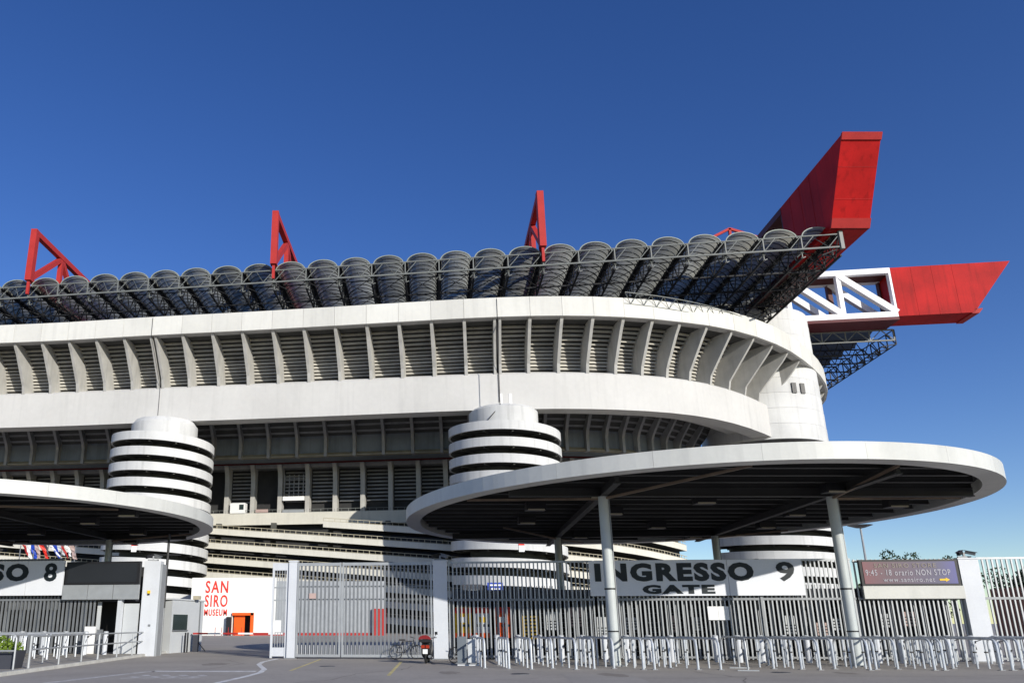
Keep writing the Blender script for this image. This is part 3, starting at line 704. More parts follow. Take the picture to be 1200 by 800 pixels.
for cpts in ([(-3, 22), (-1.6, 24.1), (-0.9, 27), (0.6, 29.2), (1.2, 32)], [(3.2, 24), (5.4, 25.1), (8.8, 24.7), (12.5, 25.9), (17, 25.5), (22, 26.3)], [(-9, 27), (-6.5, 29.5), (-5.8, 33.5), (-7.6, 38)], [(9.5, 21.5), (11, 24.9), (10.6, 28.6)]):
    q = []
    for (xa, ya), (xb, yb) in zip(cpts, cpts[1:]):
        for j in range(6): q.append((xa+(xb-xa)*j/6+random.uniform(-0.09, 0.09), ya+(yb-ya)*j/6+random.uniform(-0.09, 0.09)))
    struct('asphalt_crack', strip(q, 0.035, 0.0035), crackm)
for (px_, py_, pr_) in ((-6.9, 33.2, 0.5), (2.2, 27.5, 0.35), (7.4, 26.3, 0.45), (15.5, 27.2, 0.3)):
    mb = MB(); k_n = 18; mb.add([(px_+pr_*(0.8+0.4*random.random())*math.cos(6.283*j/k_n), py_+pr_*2.2*(0.8+0.4*random.random())*math.sin(6.283*j/k_n), 0.0032) for j in range(k_n)], [tuple(range(k_n))])
    struct('oil_stain', mb, stainm)
for (mx_, my_) in ((-2.2, 31.5), (4.5, 26.8), (13.5, 27.6)):
    mc = thing('manhole_cover', 'round iron manhole cover in the asphalt ' + ('before the sliding gate' if mx_ < 0 else 'before the first queue dividers' if mx_ < 10 else 'before the middle of the gate 9 sign'), 'manhole', (mx_, my_, 0))
    mb = MB(); mb.cyl((0, 0), 0.33, -0.1, 0.006, 28); part('frame', mb, 'galv2', mc); mb = MB(); mb.cyl((0, 0), 0.29, -0.1, 0.011, 28); part('lid', mb, 'planter', mc)
struct('asphalt_patch', strip([(6, 20), (7, 27)], 2.2, 0.003), mat('patched_asphalt', (0.39, 0.36, 0.32), rough=0.9, var=0.1, scale=0.6, fine=0.15))

# ------------------------------------------------------------------ museum wall
mu = thing('museum_building', 'white museum wall with large red letters and an orange doorway', 'building', (-14, 112, 0))
def mbox(x0, x1, y0, y1, z0, z1): m_ = MB(); m_.box(x0, x1, y0, y1, z0, z1); return m_
part('wall', mbox(-27.3, -21.3, 112, 120, 0, 7.85), 'museum', mu, world=True)
part('wall', mbox(-18.3, -15.2, 112, 120, 0, 7.85), 'museum', mu, world=True)
part('grey_wing_wall', mbox(-15.18, 0.2, 112.1, 120, 0, 7.4), 'galv', mu, world=True, label='lower pale grey wing wall behind the sliding gate')
part('wall_over_door', mbox(-21.3, -18.3, 112.0, 120, 3.0, 7.85), 'museum', mu, world=True)
part('door_shade', mbox(-21.3, -18.3, 113.5, 114, 0, 3.0), 'dark', mu, world=True)  # dark sheet painted in for the unlit doorway
part('door_frame', mbox(-18.7, -18.28, 111.6, 113.5, 0, 3.05), 'orange', mu, world=True)
part('door_frame', mbox(-21.3, -18.3, 111.6, 113.5, 2.7, 3.06), 'orange', mu, world=True)
part('door_leaf', mbox(-21.1, -19.6, 112.3, 112.4, 0, 2.7), 'orange', mu, world=True)
part('door_leaf', mbox(-22.0, -21.35, 111.2, 111.9, 0, 2.5), 'black', mu, world=True)
part('orange_skirting', mbox(-18.2, 0.22, 111.9, 111.99, 0, 0.35), 'redmid', mu, world=True)
part('orange_pier', mbox(-1.6, 0.3, 111.3, 111.98, 0, 3.6), 'redmid', mu, world=True)
mu_l = bpy.data.objects.new('wall_lettering_anchor', None); bpy.data.objects.remove(mu_l)
for txt, z0, z1 in (('SAN', 5.75, 7.45), ('SIRO', 3.85, 5.5), ('MUSEUM', 2.65, 3.55)):
    q = text_mesh(txt, -25.3, -22.1, z0, z1, 'redletter', bold=0.012, depth=0.06, parent=mu, y=111.95); q.location = -mu.location
for k in range(5):
    part('barrier_rail', MB().beam((-23+k*0.9, 109, 0), (-23+k*0.9, 109, 1.1), 0.07), 'redmid', mu, world=True)

# ------------------------------------------------------------------ fence at gate 9
ANG = math.atan(-0.1109); CA = math.cos(ANG)
def FY(x): return 38.42 - 0.1109*(x + 4.46)
def FP(x, off=0.0, z=0.0): return Vector((x - off*math.sin(ANG)*1.0, FY(x) + off*CA, z))
bar_up = mbox(-0.03, 0.03, -0.03, 0.03, 0, 4.35).mesh('bar', 'galv')
bar_lo = mbox(-0.045, 0.045, -0.02, 0.02, 0, 2.6).mesh('inner_bar', 'galv2')
bar_gate = mbox(-0.042, 0.042, -0.03, 0.03, 0.12, 4.28).mesh('gate_bar', 'galv2')
def fence_section(name, label, cat, x0, x1, pitch=0.19, inner=True, barm=None, top=4.4, group='steel bar fence and gates of the enclosure'):
    t = thing(name, label, cat, FP(x0), ANG, group=group); L = (x1-x0)/CA
    def P(nm, m_, mt, **k): return part(nm, m_, mt, t, **k)
    P('top_rail', mbox(0, L, -0.045, 0.045, top-0.04, top+0.05), 'galv')
    P('middle_rail', mbox(0, L, -0.05, 0.05, 2.62, 2.72), 'galv2')
    P('bottom_rail', mbox(0, L, -0.045, 0.045, 0.1, 0.18), 'galv2')
    n = int(L/pitch)
    for k in range(n+1):
        o = link('bar', barm or bar_up, t); o.location = (0.05+(L-0.1)*k/n, 0.004, 0.05)
    if inner:
        n2 = int(L/0.36)
        for k in range(n2+1):
            o = link('inner_bar', bar_lo, t); o.location = (0.12+(L-0.24)*k/n2, 0.42, 0.02)
        P('short_bars', (lambda mb: [mb.box(0.08+i_*0.12, 0.11+i_*0.12, 0.05, 0.08, 2.7, 3.3) for i_ in range(int(L/0.12)-1)] and mb)(MB()), 'galv2', kind='stuff')
    return t
fence_section('bar_fence', 'steel bar fence between the white square post and the gate 9 sign', 'fence', 3.05, 9.8)
fence_section('bar_fence', 'steel bar fence section directly under the gate 9 sign', 'fence', 9.9, 17.1)
fence_section('bar_fence', 'steel bar fence section between the gate 9 sign and the colour display', 'fence', 17.2, 21.2)
fence_section('bar_fence', 'steel bar fence section below the colour display board', 'fence', 21.3, 25.6, top=4.3)
fence_section('bar_fence', 'steel bar fence section right of the pale pillar with cameras', 'fence', 26.5, 38, inner=False, pitch=0.2)
# dark posts between sections
def post(label, x0, x1, top, m_, dep=0.4, cat='post', group=None, off=0.0):
    t = thing('fence_post', label, cat, FP((x0+x1)/2, off), ANG, group=group); L = (x1-x0)/CA/2
    part('shaft', mbox(-L, L, -dep/2, dep/2, 0, top), m_, t)
    part('cap', mbox(-L-0.03, L+0.03, -dep/2-0.03, dep/2+0.03, top, top+0.06), m_, t)
    part('base_plate', mbox(-L-0.08, L+0.08, -dep/2-0.08, dep/2+0.08, 0.0, 0.04), 'galv2', t)
    return t
post('wide white square post between the sliding gate and the bar fence', 2.35, 3.02, 4.45, 'postpaint')
pp = post('pale square pillar right of the colour display, two cameras on top', 25.65, 26.45, 4.36, 'postpaint')
post('pale slim post at the left of the sliding gate', -4.62, -4.22, 4.5, 'postpaint', dep=0.3)
post('dark slim post behind the fence near the middle of the gate 9 sign', 17.1, 17.2, 4.4, 'galv2', dep=0.2)
# sliding gate: two leaves
def leaf(label, x0, x1):
    t = thing('gate_leaf', label, 'gate', FP(x0, -0.12), ANG, group='leaves of the steel sliding gate'); L = (x1-x0)/CA
    for (a, b) in ((0, 0.09), (L-0.09, L)): part('stile', mbox(a, b, -0.05, 0.05, 0.08, 4.45), 'galv', t)
    part('top_rail', mbox(0.09, L-0.09, -0.05, 0.05, 4.30, 4.44), 'galv', t); part('bottom_rail', mbox(0.09, L-0.09, -0.05, 0.05, 0.08, 0.2), 'galv', t)
    for z in (2.68, 3.28): part('cross_rail', mbox(0.09, L-0.09, 0.032, 0.08, z, z+0.07), 'galv2', t)
    n = int(L/0.185)
    for k in range(1, n): o = link('bar', bar_gate, t); o.location = (L*k/n, -0.004, 0.02)
    part('kick_bars', (lambda mb: [mb.box(L*(k+0.42)/n, L*(k+0.58)/n, 0.03, 0.05, 0.2, 0.62) for k in range(n)] and mb)(MB()), 'white', t, kind='stuff')
    return t
la = leaf('left leaf of the steel sliding gate with a small notice', -4.2, -2.05)
part('notice', mbox(0.62, 0.95, -0.09, -0.06, 2.75, 3.0), 'pink', la)
leaf('right leaf of the steel sliding gate', -2.0, 2.3)
# narrow pedestrian gate
pg = thing('wicket_gate', 'narrow pale wicket gate with small notices left of the sliding gate', 'gate', FP(-5.45), ANG)
for a, b in ((0, 0.1), (0.7, 0.8)): part('stile', mbox(a, b, -0.05, 0.05, 0.02, 4.4), 'postpaint', pg)
part('top_rail', mbox(0, 0.8, -0.06, 0.06, 4.1, 4.45), 'postpaint', pg); part('bottom_panel', mbox(0.1, 0.7, -0.03, 0.03, 0.1, 0.5), 'postpaint', pg)
for z in (2.65, 3.25): part('cross_rail', mbox(0.1, 0.7, -0.03, 0.03, z, z+0.07), 'galv', pg)
for k in range(4): part('bar', mbox(0.2+k*0.13, 0.23+k*0.13, -0.02, 0.02, 0.5, 4.1), 'galv', pg)
part('notice', mbox(0.22, 0.5, -0.06, -0.03, 1.2, 1.75), 'white', pg)
# turnstile block behind the fence
tb = thing('turnstile_block', 'dark steel turnstile housing behind the bar fence of gate 9', 'turnstile', FP(3.2, 1.0), ANG)
LT = (25.4-3.2)/CA
part('lintel', mbox(0, LT, -0.35, 1.8, 2.75, 3.15), 'planter', tb)
part('shade_back_wall', mbox(0, LT, 1.9, 2.0, 0, 3.1), 'black', tb)  # black sheet added to stand in for the shade between the bars
for k in range(23):
    part('divider', mbox(LT*k/22-0.04, LT*k/22+0.04, 0.0, 1.85, 0, 2.74), 'galv2' if k % 3 else 'planter', tb)
random.seed(11)
for k in range(0, 22):
    x = LT*(k+0.5)/22; kk = MB(); kk.cyl((x, 0.9), 0.05, 0, 2.74, 8)
    for z in [0.3+0.22*q for q in range(10)]: kk.box(x-0.36, x+0.36, 0.88, 0.92, z, z+0.035)
    part('rotor', kk, 'galv2', tb)
# posters behind the bars
cols = [('yellow', 'red and yellow advertising board nearest the white post'), ('sign', 'red and white advertising board second from the white post'), ('orange', 'orange and red advertising board third from the white post'), ('yellow', 'small yellow board with dark rows right of the red boards')]
for k, (cn, lab) in enumerate(cols):
    x0 = 3.35 + k*0.92 + (0.35 if k == 3 else 0); w_ = 0.78
    t = thing('advertising_board', lab, 'board', FP(x0, 0.60), ANG, group='advertising boards behind the fence bars'); z0, z1 = (0.95, 2.35) if k < 3 else (0.9, 1.95)
    part('panel', mbox(0, w_, -0.03, 0.03, z0, z1), cn, t)
    if k < 3:
        part('header', mbox(0.0, w_, -0.045, -0.031, z1-0.28, z1-0.02), 'redletter', t)
        part('footer', mbox(0.0, w_, -0.045, -0.031, z0+0.0, z0+0.22), 'orange', t)
        for j in range(3): part('print', mbox(0.08+j*0.24, 0.22+j*0.24, -0.045, -0.031, z0+0.5, z0+0.62), 'letter', t)
        part('print', mbox(0.2, w_-0.2, -0.045, -0.031, z0+0.7, z0+0.95), 'yellow' if k == 1 else 'white', t)
    else:
        for j in range(6): part('print', mbox(0.1, w_-0.1, -0.045, -0.031, z0+0.1+j*0.16, z0+0.17+j*0.16), 'letter', t)
words = ['first', 'second', 'third', 'fourth', 'fifth', 'sixth', 'seventh', 'eighth', 'ninth', 'tenth', 'eleventh']
def wherex(x): return 'left of the gate 9 sign' if x < 9.8 else 'under the gate 9 sign' if x < 19.1 else 'left of the right canopy column' if x < 21 else 'below the colour display'
random.seed(5)
for k, x in enumerate((7.6, 8.7, 9.9, 11.2, 13.2, 14.3, 18.2, 19.6, 20.3, 22.4, 23.3)):
    t = thing('notice_board', 'small printed notice behind the bars, %s from the left, %s' % (words[k], wherex(x)), 'notice', FP(x, 0.62, 0), ANG, group='small printed notices behind the fence bars')
    z0 = 1.0 + random.random()*0.5; w_ = 0.35+0.3*random.random(); h_ = 0.5+0.4*random.random()
    part('sheet', mbox(0, w_, 0, 0.02, z0, z0+h_), 'pink' if k % 3 == 1 else 'kiosk', t)
    for j in range(3): part('print', mbox(0.05, w_-0.05, -0.006, -0.001, z0+0.1+j*0.13, z0+0.15+j*0.13), 'letter', t)
t = thing('notice_board', 'plain white notice tied to the fence below the word GATE', 'notice', FP(14.75, -0.1, 0), ANG)
part('sheet', mbox(0, 0.45, 0, 0.02, 1.75, 2.35), 'white', t); part('sheet', mbox(0.46, 0.92, 0, 0.02, 1.75, 2.35), 'white', t)
# blue arrow sign and dark sign behind
t = thing('arrow_sign', 'small blue sign with white left arrow behind the fence near the tower', 'sign', (9.3, 66, 0))
part('pole', mbox(-0.05, 0.05, 0.05, 0.15, 0, 4.1), 'galv2', t); part('panel', mbox(-0.65, 0.65, -0.03, 0.03, 4.1, 4.9), 'blue', t)
part('arrow', MB().prism([(-0.4,0),(-0.15,0.13),(-0.15,0.05),(0.4,0.05),(0.4,-0.05),(-0.15,-0.05),(-0.15,-0.13)], -0.045, -0.031, lambda p, y: (p[0], y, 4.38+p[1])), 'white', t)
part('header', mbox(-0.5, 0.5, -0.045, -0.031, 4.62, 4.75), 'white', t)
t = thing('dark_sign', 'dark blue sign left of the small blue arrow sign', 'sign', (7.4, 66, 0))
part('pole', mbox(-0.05, 0.05, 0.05, 0.15, 0, 4.0), 'galv2', t); part('panel', mbox(-0.85, 0.85, -0.03, 0.03, 4.0, 4.75), 'planter', t); part('print', mbox(-0.4, 0.4, -0.045, -0.031, 4.15, 4.3), 'kiosk', t)

# sign of gate 9
sg = thing('gate_sign', 'long white sign reading INGRESSO 9 GATE fixed to the fence', 'sign', FP(9.6, -0.22), ANG); LS = (19.0-9.6)/CA
for (a, b) in ((0, LS*0.655), (LS*0.657, LS)): part('panel', mbox(a, b, -0.04, 0.04, 2.82, 4.42), 'sign', sg)
k_ = LS/250.0
text_mesh('INGRESSO', 6.5*k_, 194*k_, 3.46, 4.30, 'letter', bold=0.055, parent=sg, y=-0.05)
text_mesh('9', 220*k_, 241*k_, 3.44, 4.31, 'letter', bold=0.03, parent=sg, y=-0.05)
text_mesh('GATE', 62*k_, 147*k_, 2.90, 3.31, 'letter', bold=0.06, parent=sg, y=-0.05)
# LED display
ld = thing('display_board', 'colour display board with shop opening hours above the fence', 'display', FP(21.45, -0.2), ANG); LL = (25.55-21.45)/CA
part('frame', mbox(0, LL, -0.08, 0.08, 3.22, 4.36), 'black', ld)
mm = bpy.data.materials.new('display_print'); mm.use_nodes = True; n = mm.node_tree; b = n.nodes['Principled BSDF']; b.inputs['Roughness'].default_value = 0.5
tc = n.nodes.new('ShaderNodeTexCoord'); sx = n.nodes.new('ShaderNodeSeparateXYZ'); n.links.new(tc.outputs['Generated'], sx.inputs[0])
cr = n.nodes.new('ShaderNodeValToRGB'); n.links.new(sx.outputs['X'], cr.inputs[0]); e = cr.color_ramp.elements
e[0].position = 0.0; e[0].color = (0.13, 0.035, 0.045, 1); e[1].position = 1.0; e[1].color = (0.055, 0.055, 0.20, 1)
q = e.new(0.25); q.color = (0.08, 0.04, 0.055, 1); q = e.new(0.8); q.color = (0.055, 0.05, 0.10, 1)
em = b.inputs['Emission Color']; n.links.new(cr.outputs[0], b.inputs['Base Color']); n.links.new(cr.outputs[0], em); b.inputs['Emission Strength'].default_value = 0.25
part('screen', mbox(0.12, LL-0.12, -0.10, -0.082, 3.30, 4.27), mm, ld)
text_mesh('SAN SIRO STORE', 0.6, 3.2, 4.00, 4.19, 'ledtext', bold=0.01, parent=ld, y=-0.105)
text_mesh('9:45 - 18 orario NON STOP', 0.2, 3.75, 3.66, 3.92, 'ledtext2', bold=0.01, parent=ld, y=-0.105)
text_mesh('www.sansiro.net', 0.9, 3.05, 3.38, 3.57, 'ledtext2', bold=0.004, parent=ld, y=-0.105)
part('arrow', MB().prism([(0,0.04),(0.25,0.04),(0.25,0.09),(0.42,0),(0.25,-0.09),(0.25,-0.04),(0,-0.04)], -0.115, -0.105, lambda p, y: (3.25+p[0], y, 3.47+p[1])), 'yellow', ld)
part('lower_panel', mbox(0.03, LL+0.1, -0.06, 0.06, 2.66, 3.21), 'rim', ld)
# cameras
def camera_pair(label, base, rz):
    t = thing('security_camera', label, 'camera', base, rz)
    part('bracket', mbox(-0.28, 0.28, -0.04, 0.04, 0, 0.08), 'galv2', t); part('stem', mbox(-0.04, 0.04, -0.04, 0.04, 0.08, 0.25), 'galv2', t)
    for s in (-1, 1):
        mb = MB(); mb.beam((s*0.08, 0, 0.26), (s*0.36, -0.22, 0.15), 0.13, 0.13); mb.beam((s*0.06, 0.02, 0.345), (s*0.42, -0.27, 0.215), 0.17, 0.025); part('housing', mb, 'galv2' if s > 0 else 'black', t)
    return t
camera_pair('pair of small cameras on the pale pillar right of the display', FP(26.05, 0, 4.42), ANG)
camera_pair('pale camera pair on the grey pillar of gate 8', Vector((-12.2, 41.3, 4.78)), 0.3)
t = camera_pair('small camera lamp on top of the white square post', FP(2.7, 0, 4.51), ANG)

# ------------------------------------------------------------------ queue dividers and turnstile posts
def divider_meshes(L):
    out = []
    rr = 0.25; top = 1.06
    rail = MB(); pts = [(0, 0.0, 0.0), (0, 0.0, top-rr)] + [(0, rr-rr*math.cos(t), top-rr+rr*math.sin(t)) for t in [math.pi/8*k for k in range(1, 5)]] + [(0, L-rr, top)] + [(0, L-rr+rr*math.sin(t), top-rr+rr*math.cos(t)) for t in [math.pi/8*k for k in range(1, 5)]] + [(0, L, 0)]
    rail.tube(pts, 0.042, 8); out.append(('hoop', rail.mesh('hoop', 'hoopsteel', True)))
    for y in (L*0.25, L*0.5, L*0.75):
        m_ = MB(); m_.tube([(0, y, 0), (0, y, top-0.02)], 0.035, 8); out.append(('leg', m_.mesh('leg', 'hoopsteel', True)))
    for y in (L*0.25, L*0.75):
        m_ = MB(); m_.box(-0.045, 0.045, y-0.045, y+0.045, 0.55, 0.60); out.append(('clamp', m_.mesh('clamp', 'black')))
    for y in (0.0, L): m_ = MB(); m_.box(-0.09, 0.09, y-0.09, y+0.09, 0, 0.02); out.append(('foot_plate', m_.mesh('foot_plate', 'galv2')))
    return out
dm = {L: divider_meshes(L) for L in (4.6, 2.6)}
arm = MB()
arm.cyl((0,0), 0.12, 0, 1.08, 14); arm.cyl((0,0), 0.14, 1.08, 1.12, 14, 0.08)
pillar_m = arm.mesh('pillar', 'postpaint', True)
am = MB()
for k in range(3):
    t_ = R(25+120*k); am.tube([(0.1, -0.02, 0.85), (0.1+0.36*math.cos(t_), -0.14, 0.85+0.30*math.sin(t_))], 0.016, 6)
am.cyl((0.12, -0.03), 0.045, 0.80, 0.90, 10)
arm_m = am.mesh('arm', 'black', True)
words = ['first', 'second', 'third', 'fourth', 'fifth', 'sixth', 'seventh', 'eighth', 'ninth', 'tenth', 'eleventh', 'twelfth', 'thirteenth', 'fourteenth', 'fifteenth', 'sixteenth', 'seventeenth', 'eighteenth', 'nineteenth', 'twentieth', 'twenty-first', 'twenty-second', 'twenty-third', 'twenty-fourth', 'twenty-fifth', 'twenty-sixth', 'twenty-seventh', 'twenty-eighth', 'twenty-ninth', 'thirtieth', 'thirty-first', 'thirty-second']
def nearest(x):
    if x < 8: return 'between the scooter and the left canopy column'
    if x < 10: return 'beside the left canopy column'
    if x < 17.6: return 'between the two front canopy columns'
    if x < 19.4: return 'beside the right canopy column'
    return 'right of the right canopy column'
random.seed(2)
xs = [3.75, 4.6, 5.35, 6.25, 6.95, 7.7, 8.5, 9.35, 9.75, 10.7, 11.3, 12.1, 14.3, 15.15, 15.6, 16.5, 17.35, 17.8, 18.75, 19.6, 19.95, 21.0, 21.9, 22.3, 23.2, 24.1, 24.9, 25.8]
for k, x in enumerate(xs):
    L = 4.6 if k % 4 != 1 else 2.6; y0 = 29.6 + (0.5 if k % 3 == 0 else -0.2) - 0.035*(x-4)
    if k % 4 == 1: y0 += 0.4
    t = thing('queue_divider', '%s galvanised hoop divider from the left, %s' % (words[k], nearest(x)), 'barrier', (x, y0, 0), R(random.uniform(-1.5, 1.5)) - 0.02, group='galvanised hoop dividers of the turnstile lanes')
    for nm, me in dm[L]: link(nm, me, t)
k = 0; x = 4.1
while x < 26:
    if not 12.9 < x < 13.6:
        yy = FY(x) - 1.6
        t = thing('turnstile', '%s white turnstile pillar from the left with dark arms, before the bar fence' % words[k], 'turnstile', (x, yy, 0), 0, group='white turnstile pillars before the fence')
        link('pillar', pillar_m, t); link('arm', arm_m, t); k += 1
    x += 0.93
# detached barrier foot (hoop on flat foot)
t = thing('crowd_barrier', 'short hoop barrier with flat foot at the right end of the first divider row', 'barrier', (13.0, 29.3, 0), R(75))
rail = MB(); rail.tube([(-0.9, 0, 0), (-0.9, 0, 0.85), (-0.85, 0, 1.0), (-0.7, 0, 1.06), (0.7, 0, 1.06), (0.85, 0, 1.0), (0.9, 0, 0.85), (0.9, 0, 0)], 0.03, 8); part('hoop', rail, 'galv', t, smooth=True)
for s in (-0.9, 0.9): part('foot', mbox(s-0.05, s+0.05, -0.35, 0.35, 0, 0.04), 'galv', t)

# ------------------------------------------------------------------ scooter, bicycles, rack
def wheel(r, tw_, y, z, m_='rubber', n=18, nr=6):
    mb = MB(); secs = []
    for j in range(n+1):
        t = 2*math.pi*j/n; secs.append([(tw_*math.cos(a), y+(r-tw_+tw_*math.sin(a))*math.cos(t), z+(r-tw_+tw_*math.sin(a))*math.sin(t)) for a in [2*math.pi*q/nr for q in range(nr)]])
    mb.sweep(secs, caps=False); return mb
s_ = thing('scooter', 'black and red scooter parked before the white square post, seen from behind', 'scooter', (1.75, 33.6, 0), R(-8))
q = part('rear_wheel', wheel(0.25, 0.06, 0, 0.25), 'rubber', s_, smooth=True)
mb = MB()
for sd_ in (0,): mb.tube([(-0.03, 0, 0.25), (0.03, 0, 0.25)], 0.13, 12)
part('hub', mb, 'galv2', q)
q = part('front_wheel', wheel(0.25, 0.055, 1.25, 0.25), 'rubber', s_, smooth=True)
mb = MB(); secs = []
for y, wd, z0, z1 in ((-0.32, 0.10, 0.55, 0.80), (-0.2, 0.17, 0.42, 0.86), (0.1, 0.19, 0.32, 0.88), (0.4, 0.18, 0.25, 0.80), (0.6, 0.15, 0.2, 0.45), (0.95, 0.16, 0.2, 0.4), (1.02, 0.22, 0.25, 0.9), (1.12, 0.12, 0.5, 1.0)):
    secs.append([(-wd, y, z0), (-wd*1.05, y, (z0+z1)/2), (-wd*0.8, y, z1), (wd*0.8, y, z1), (wd*1.05, y, (z0+z1)/2), (wd, y, z0)])
mb.sweep(secs); part('body', mb, 'black', s_, smooth=True)
mb = MB(); secs = []
for y, wd, z in ((-0.33, 0.13, 0.90), (-0.2, 0.19, 0.93), (0.2, 0.20, 0.92), (0.55, 0.13, 0.88)):
    secs.append([(-wd, y, z-0.08), (-wd, y, z), (-wd*0.6, y, z+0.05), (wd*0.6, y, z+0.05), (wd, y, z), (wd, y, z-0.08)])
mb.sweep(secs); part('seat', mb, 'black', s_, smooth=True)
mb = MB(); secs = []
for a in range(0, 9):
    t = math.pi*a/8; secs.append([(-0.26*math.cos(t), y, 0.97+0.17*math.sin(t)) for y in (-0.56, -0.20)] + [(-0.2*math.cos(t), y, 0.97+0.02*math.sin(t)) for y in (-0.20, -0.56)])
mb.sweep(secs); part('top_box', mb, 'scarlet', s_)
part('top_box_base', mbox(-0.25, 0.25, -0.55, -0.2, 0.86, 0.968), 'black', s_)
part('tail_light', mbox(-0.17, -0.02, -0.36, -0.30, 0.62, 0.74), 'amber', s_); part('tail_light', mbox(0.02, 0.17, -0.36, -0.30, 0.62, 0.74), 'amber', s_)
part('number_plate', mbox(-0.10, 0.10, -0.38, -0.36, 0.40, 0.58), 'white', s_)
mb = MB(); mb.tube([(-0.38, 0.98, 1.02), (-0.2, 1.02, 1.0), (0.2, 1.02, 1.0), (0.38, 0.98, 1.02)], 0.02, 6); part('handlebar', mb, 'black', s_)
for s in (-1, 1):
    mb = MB(); mb.tube([(s*0.28, 1.0, 1.02), (s*0.36, 1.0, 1.17)], 0.012, 6); mb.box(s*0.36-0.06, s*0.36+0.06, 0.98, 1.02, 1.14, 1.26); part('mirror', mb, 'black', s_)
mb = MB(); mb.tube([(0.17, -0.35, 0.3), (0.17, 0.3, 0.28)], 0.055, 10); part('exhaust', mb, 'galv2', s_)
def bicycle(label, loc, rz, tilt=0):
    t = thing('bicycle', label, 'bicycle', loc, rz, group='bicycles near the white square post'); t.rotation_euler = (0, tilt, rz)
    for y in (0, 1.02):
        q = part('wheel', wheel(0.33, 0.02, y, 0.33, n=24), 'rubber', t, smooth=True)
        mb = MB()
        for k in range(10): a = math.pi*k/5; mb.beam((0, y, 0.33), (0, y+0.3*math.cos(a), 0.33+0.3*math.sin(a)), 0.008)
        part('spokes', mb, 'galv2', q)
    mb = MB()
    for a, b in (((0,0,0.33),(0,0.42,0.30)), ((0,0.42,0.30),(0,0.30,0.82)), ((0,0.30,0.80),(0,0,0.33)), ((0,0.42,0.30),(0,0.86,0.75)), ((0,0.31,0.78),(0,0.84,0.82)), ((0,1.02,0.33),(0,0.83,0.90))): mb.tube([a, b], 0.018, 6)
    part('frame', mb, 'black', t)
    part('saddle', mbox(-0.07, 0.07, 0.16, 0.42, 0.84, 0.90), 'black', t)
    mb = MB(); mb.tube([(-0.28, 0.78, 0.98), (-0.1, 0.86, 0.96), (0.1, 0.86, 0.96), (0.28, 0.78, 0.98)], 0.016, 6); part('handlebar', mb, 'black', t)
bicycle('dark bicycle leaning beside the grey box right of the white square post', (2.95, 33.9, 0), R(-62), R(6))
bicycle('dark bicycle standing left of the scooter by the sliding gate', (0.55, 37.2, 0), R(-70), R(5))
t = thing('cabinet_stand', 'grey folding stand on a pale base right of the scooter', 'stand', (3.35, 32.2, 0), R(-6))
part('base', mbox(-0.42, 0.42, -0.25, 0.25, 0.0, 0.07), 'postpaint', t); part('base_foot', mbox(-0.48, 0.48, -0.3, 0.3, 0.07, 0.11), 'galv2', t)
part('panel', mbox(-0.42, -0.05, -0.04, 0.04, 0.11, 1.1), 'tierpanel', t); part('panel', mbox(0.0, 0.3, -0.03, 0.03, 0.11, 1.0), 'kiosk', t)
part('post', mbox(0.36, 0.44, -0.28, -0.20, 0.0, 1.15), 'postpaint', t)
# litter bin-like dark pole lamp behind fence etc.
t = thing('lamp_post', 'tall grey lamp mast with ring of lamps beyond the canopy at right', 'lamp post', (58.6, 95, 0))
mb = MB(); mb.tube([(0, 0, 0), (0, 0, 13.0)], 0.2, 8, r2=0.11); part('mast', mb, 'galv', t, smooth=True)
mb = MB(); mb.cyl((0, 0), 0.5, 12.9, 13.2, 16, 1.4); part('lamp_ring', mb, 'galv2', t)

# ------------------------------------------------------------------ gate 8 at left
A8 = math.atan2(3.0, -12.9)   # recedes slightly to the left
p8 = thing('gate_pillar', 'wide pale pillar of gate 8 with cameras on top and a yellow button', 'pillar', (-12.12, 41.4, 0), 0)
part('shaft', mbox(-0.46, 0.40, -0.3, 0.3, 0, 4.75), 'postpaint', p8); part('edge_strip', mbox(0.41, 0.50, -0.28, 0.5, 0, 4.6), 'galv', p8)
part('button', mbox(-0.18, -0.04, -0.36, -0.3, 3.1, 3.25), 'yellow', p8); part('button_hood', mbox(-0.16, -0.06, -0.37, -0.3, 3.02, 3.09), 'black', p8)
part('plate', mbox(-0.02, 0.10, -0.32, -0.3, 1.45, 1.56), 'galv2', p8)
t = thing('black_pole', 'thin black pole standing right of the gate 8 pillar', 'pole', (-11.75, 42.4, 0)); mb = MB(); mb.tube([(0,0,2.4),(0,0,6.3)], 0.07, 8); part('shaft', mb, 'black', t)
part('stub', MB().tube([(0,0,0),(0,0,2.4)], 0.05, 8), 'galv2', t)
part('bracket', mbox(-0.8, 0.7, -0.03, 0.03, 5.15, 5.22), 'black', t)
R8 = math.atan(-0.16)
def P8(x, off=0): return Vector((x, 41.2 - 0.16*(x+13.3) + off, 0))
s8 = thing('gate_sign', 'white sign reading INGRESSO 8 at the left edge', 'sign', P8(-28.0, -0.3), R8)
c8 = math.cos(R8); L8 = (28.0-16.9)/c8
for a, b in ((0, L8*0.5), (L8*0.502, L8*0.81), (L8*0.812, L8)): part('panel', mbox(a, b, -0.04, 0.04, 3.02, 4.8), 'sign', s8)
text_mesh('INGRESSO', 0.9, 9.22, 3.75, 4.68, 'letter', bold=0.055, parent=s8, y=-0.05)
text_mesh('8', 10.12, 10.85, 3.73, 4.69, 'letter', bold=0.03, parent=s8, y=-0.05)
text_mesh('GATE', 2.6, 6.4, 3.12, 3.58, 'letter', bold=0.06, parent=s8, y=-0.05)
d8 = thing('display_board', 'switched-off black display board between the gate 8 sign and the pillar', 'display', P8(-16.75, -0.3), R8)
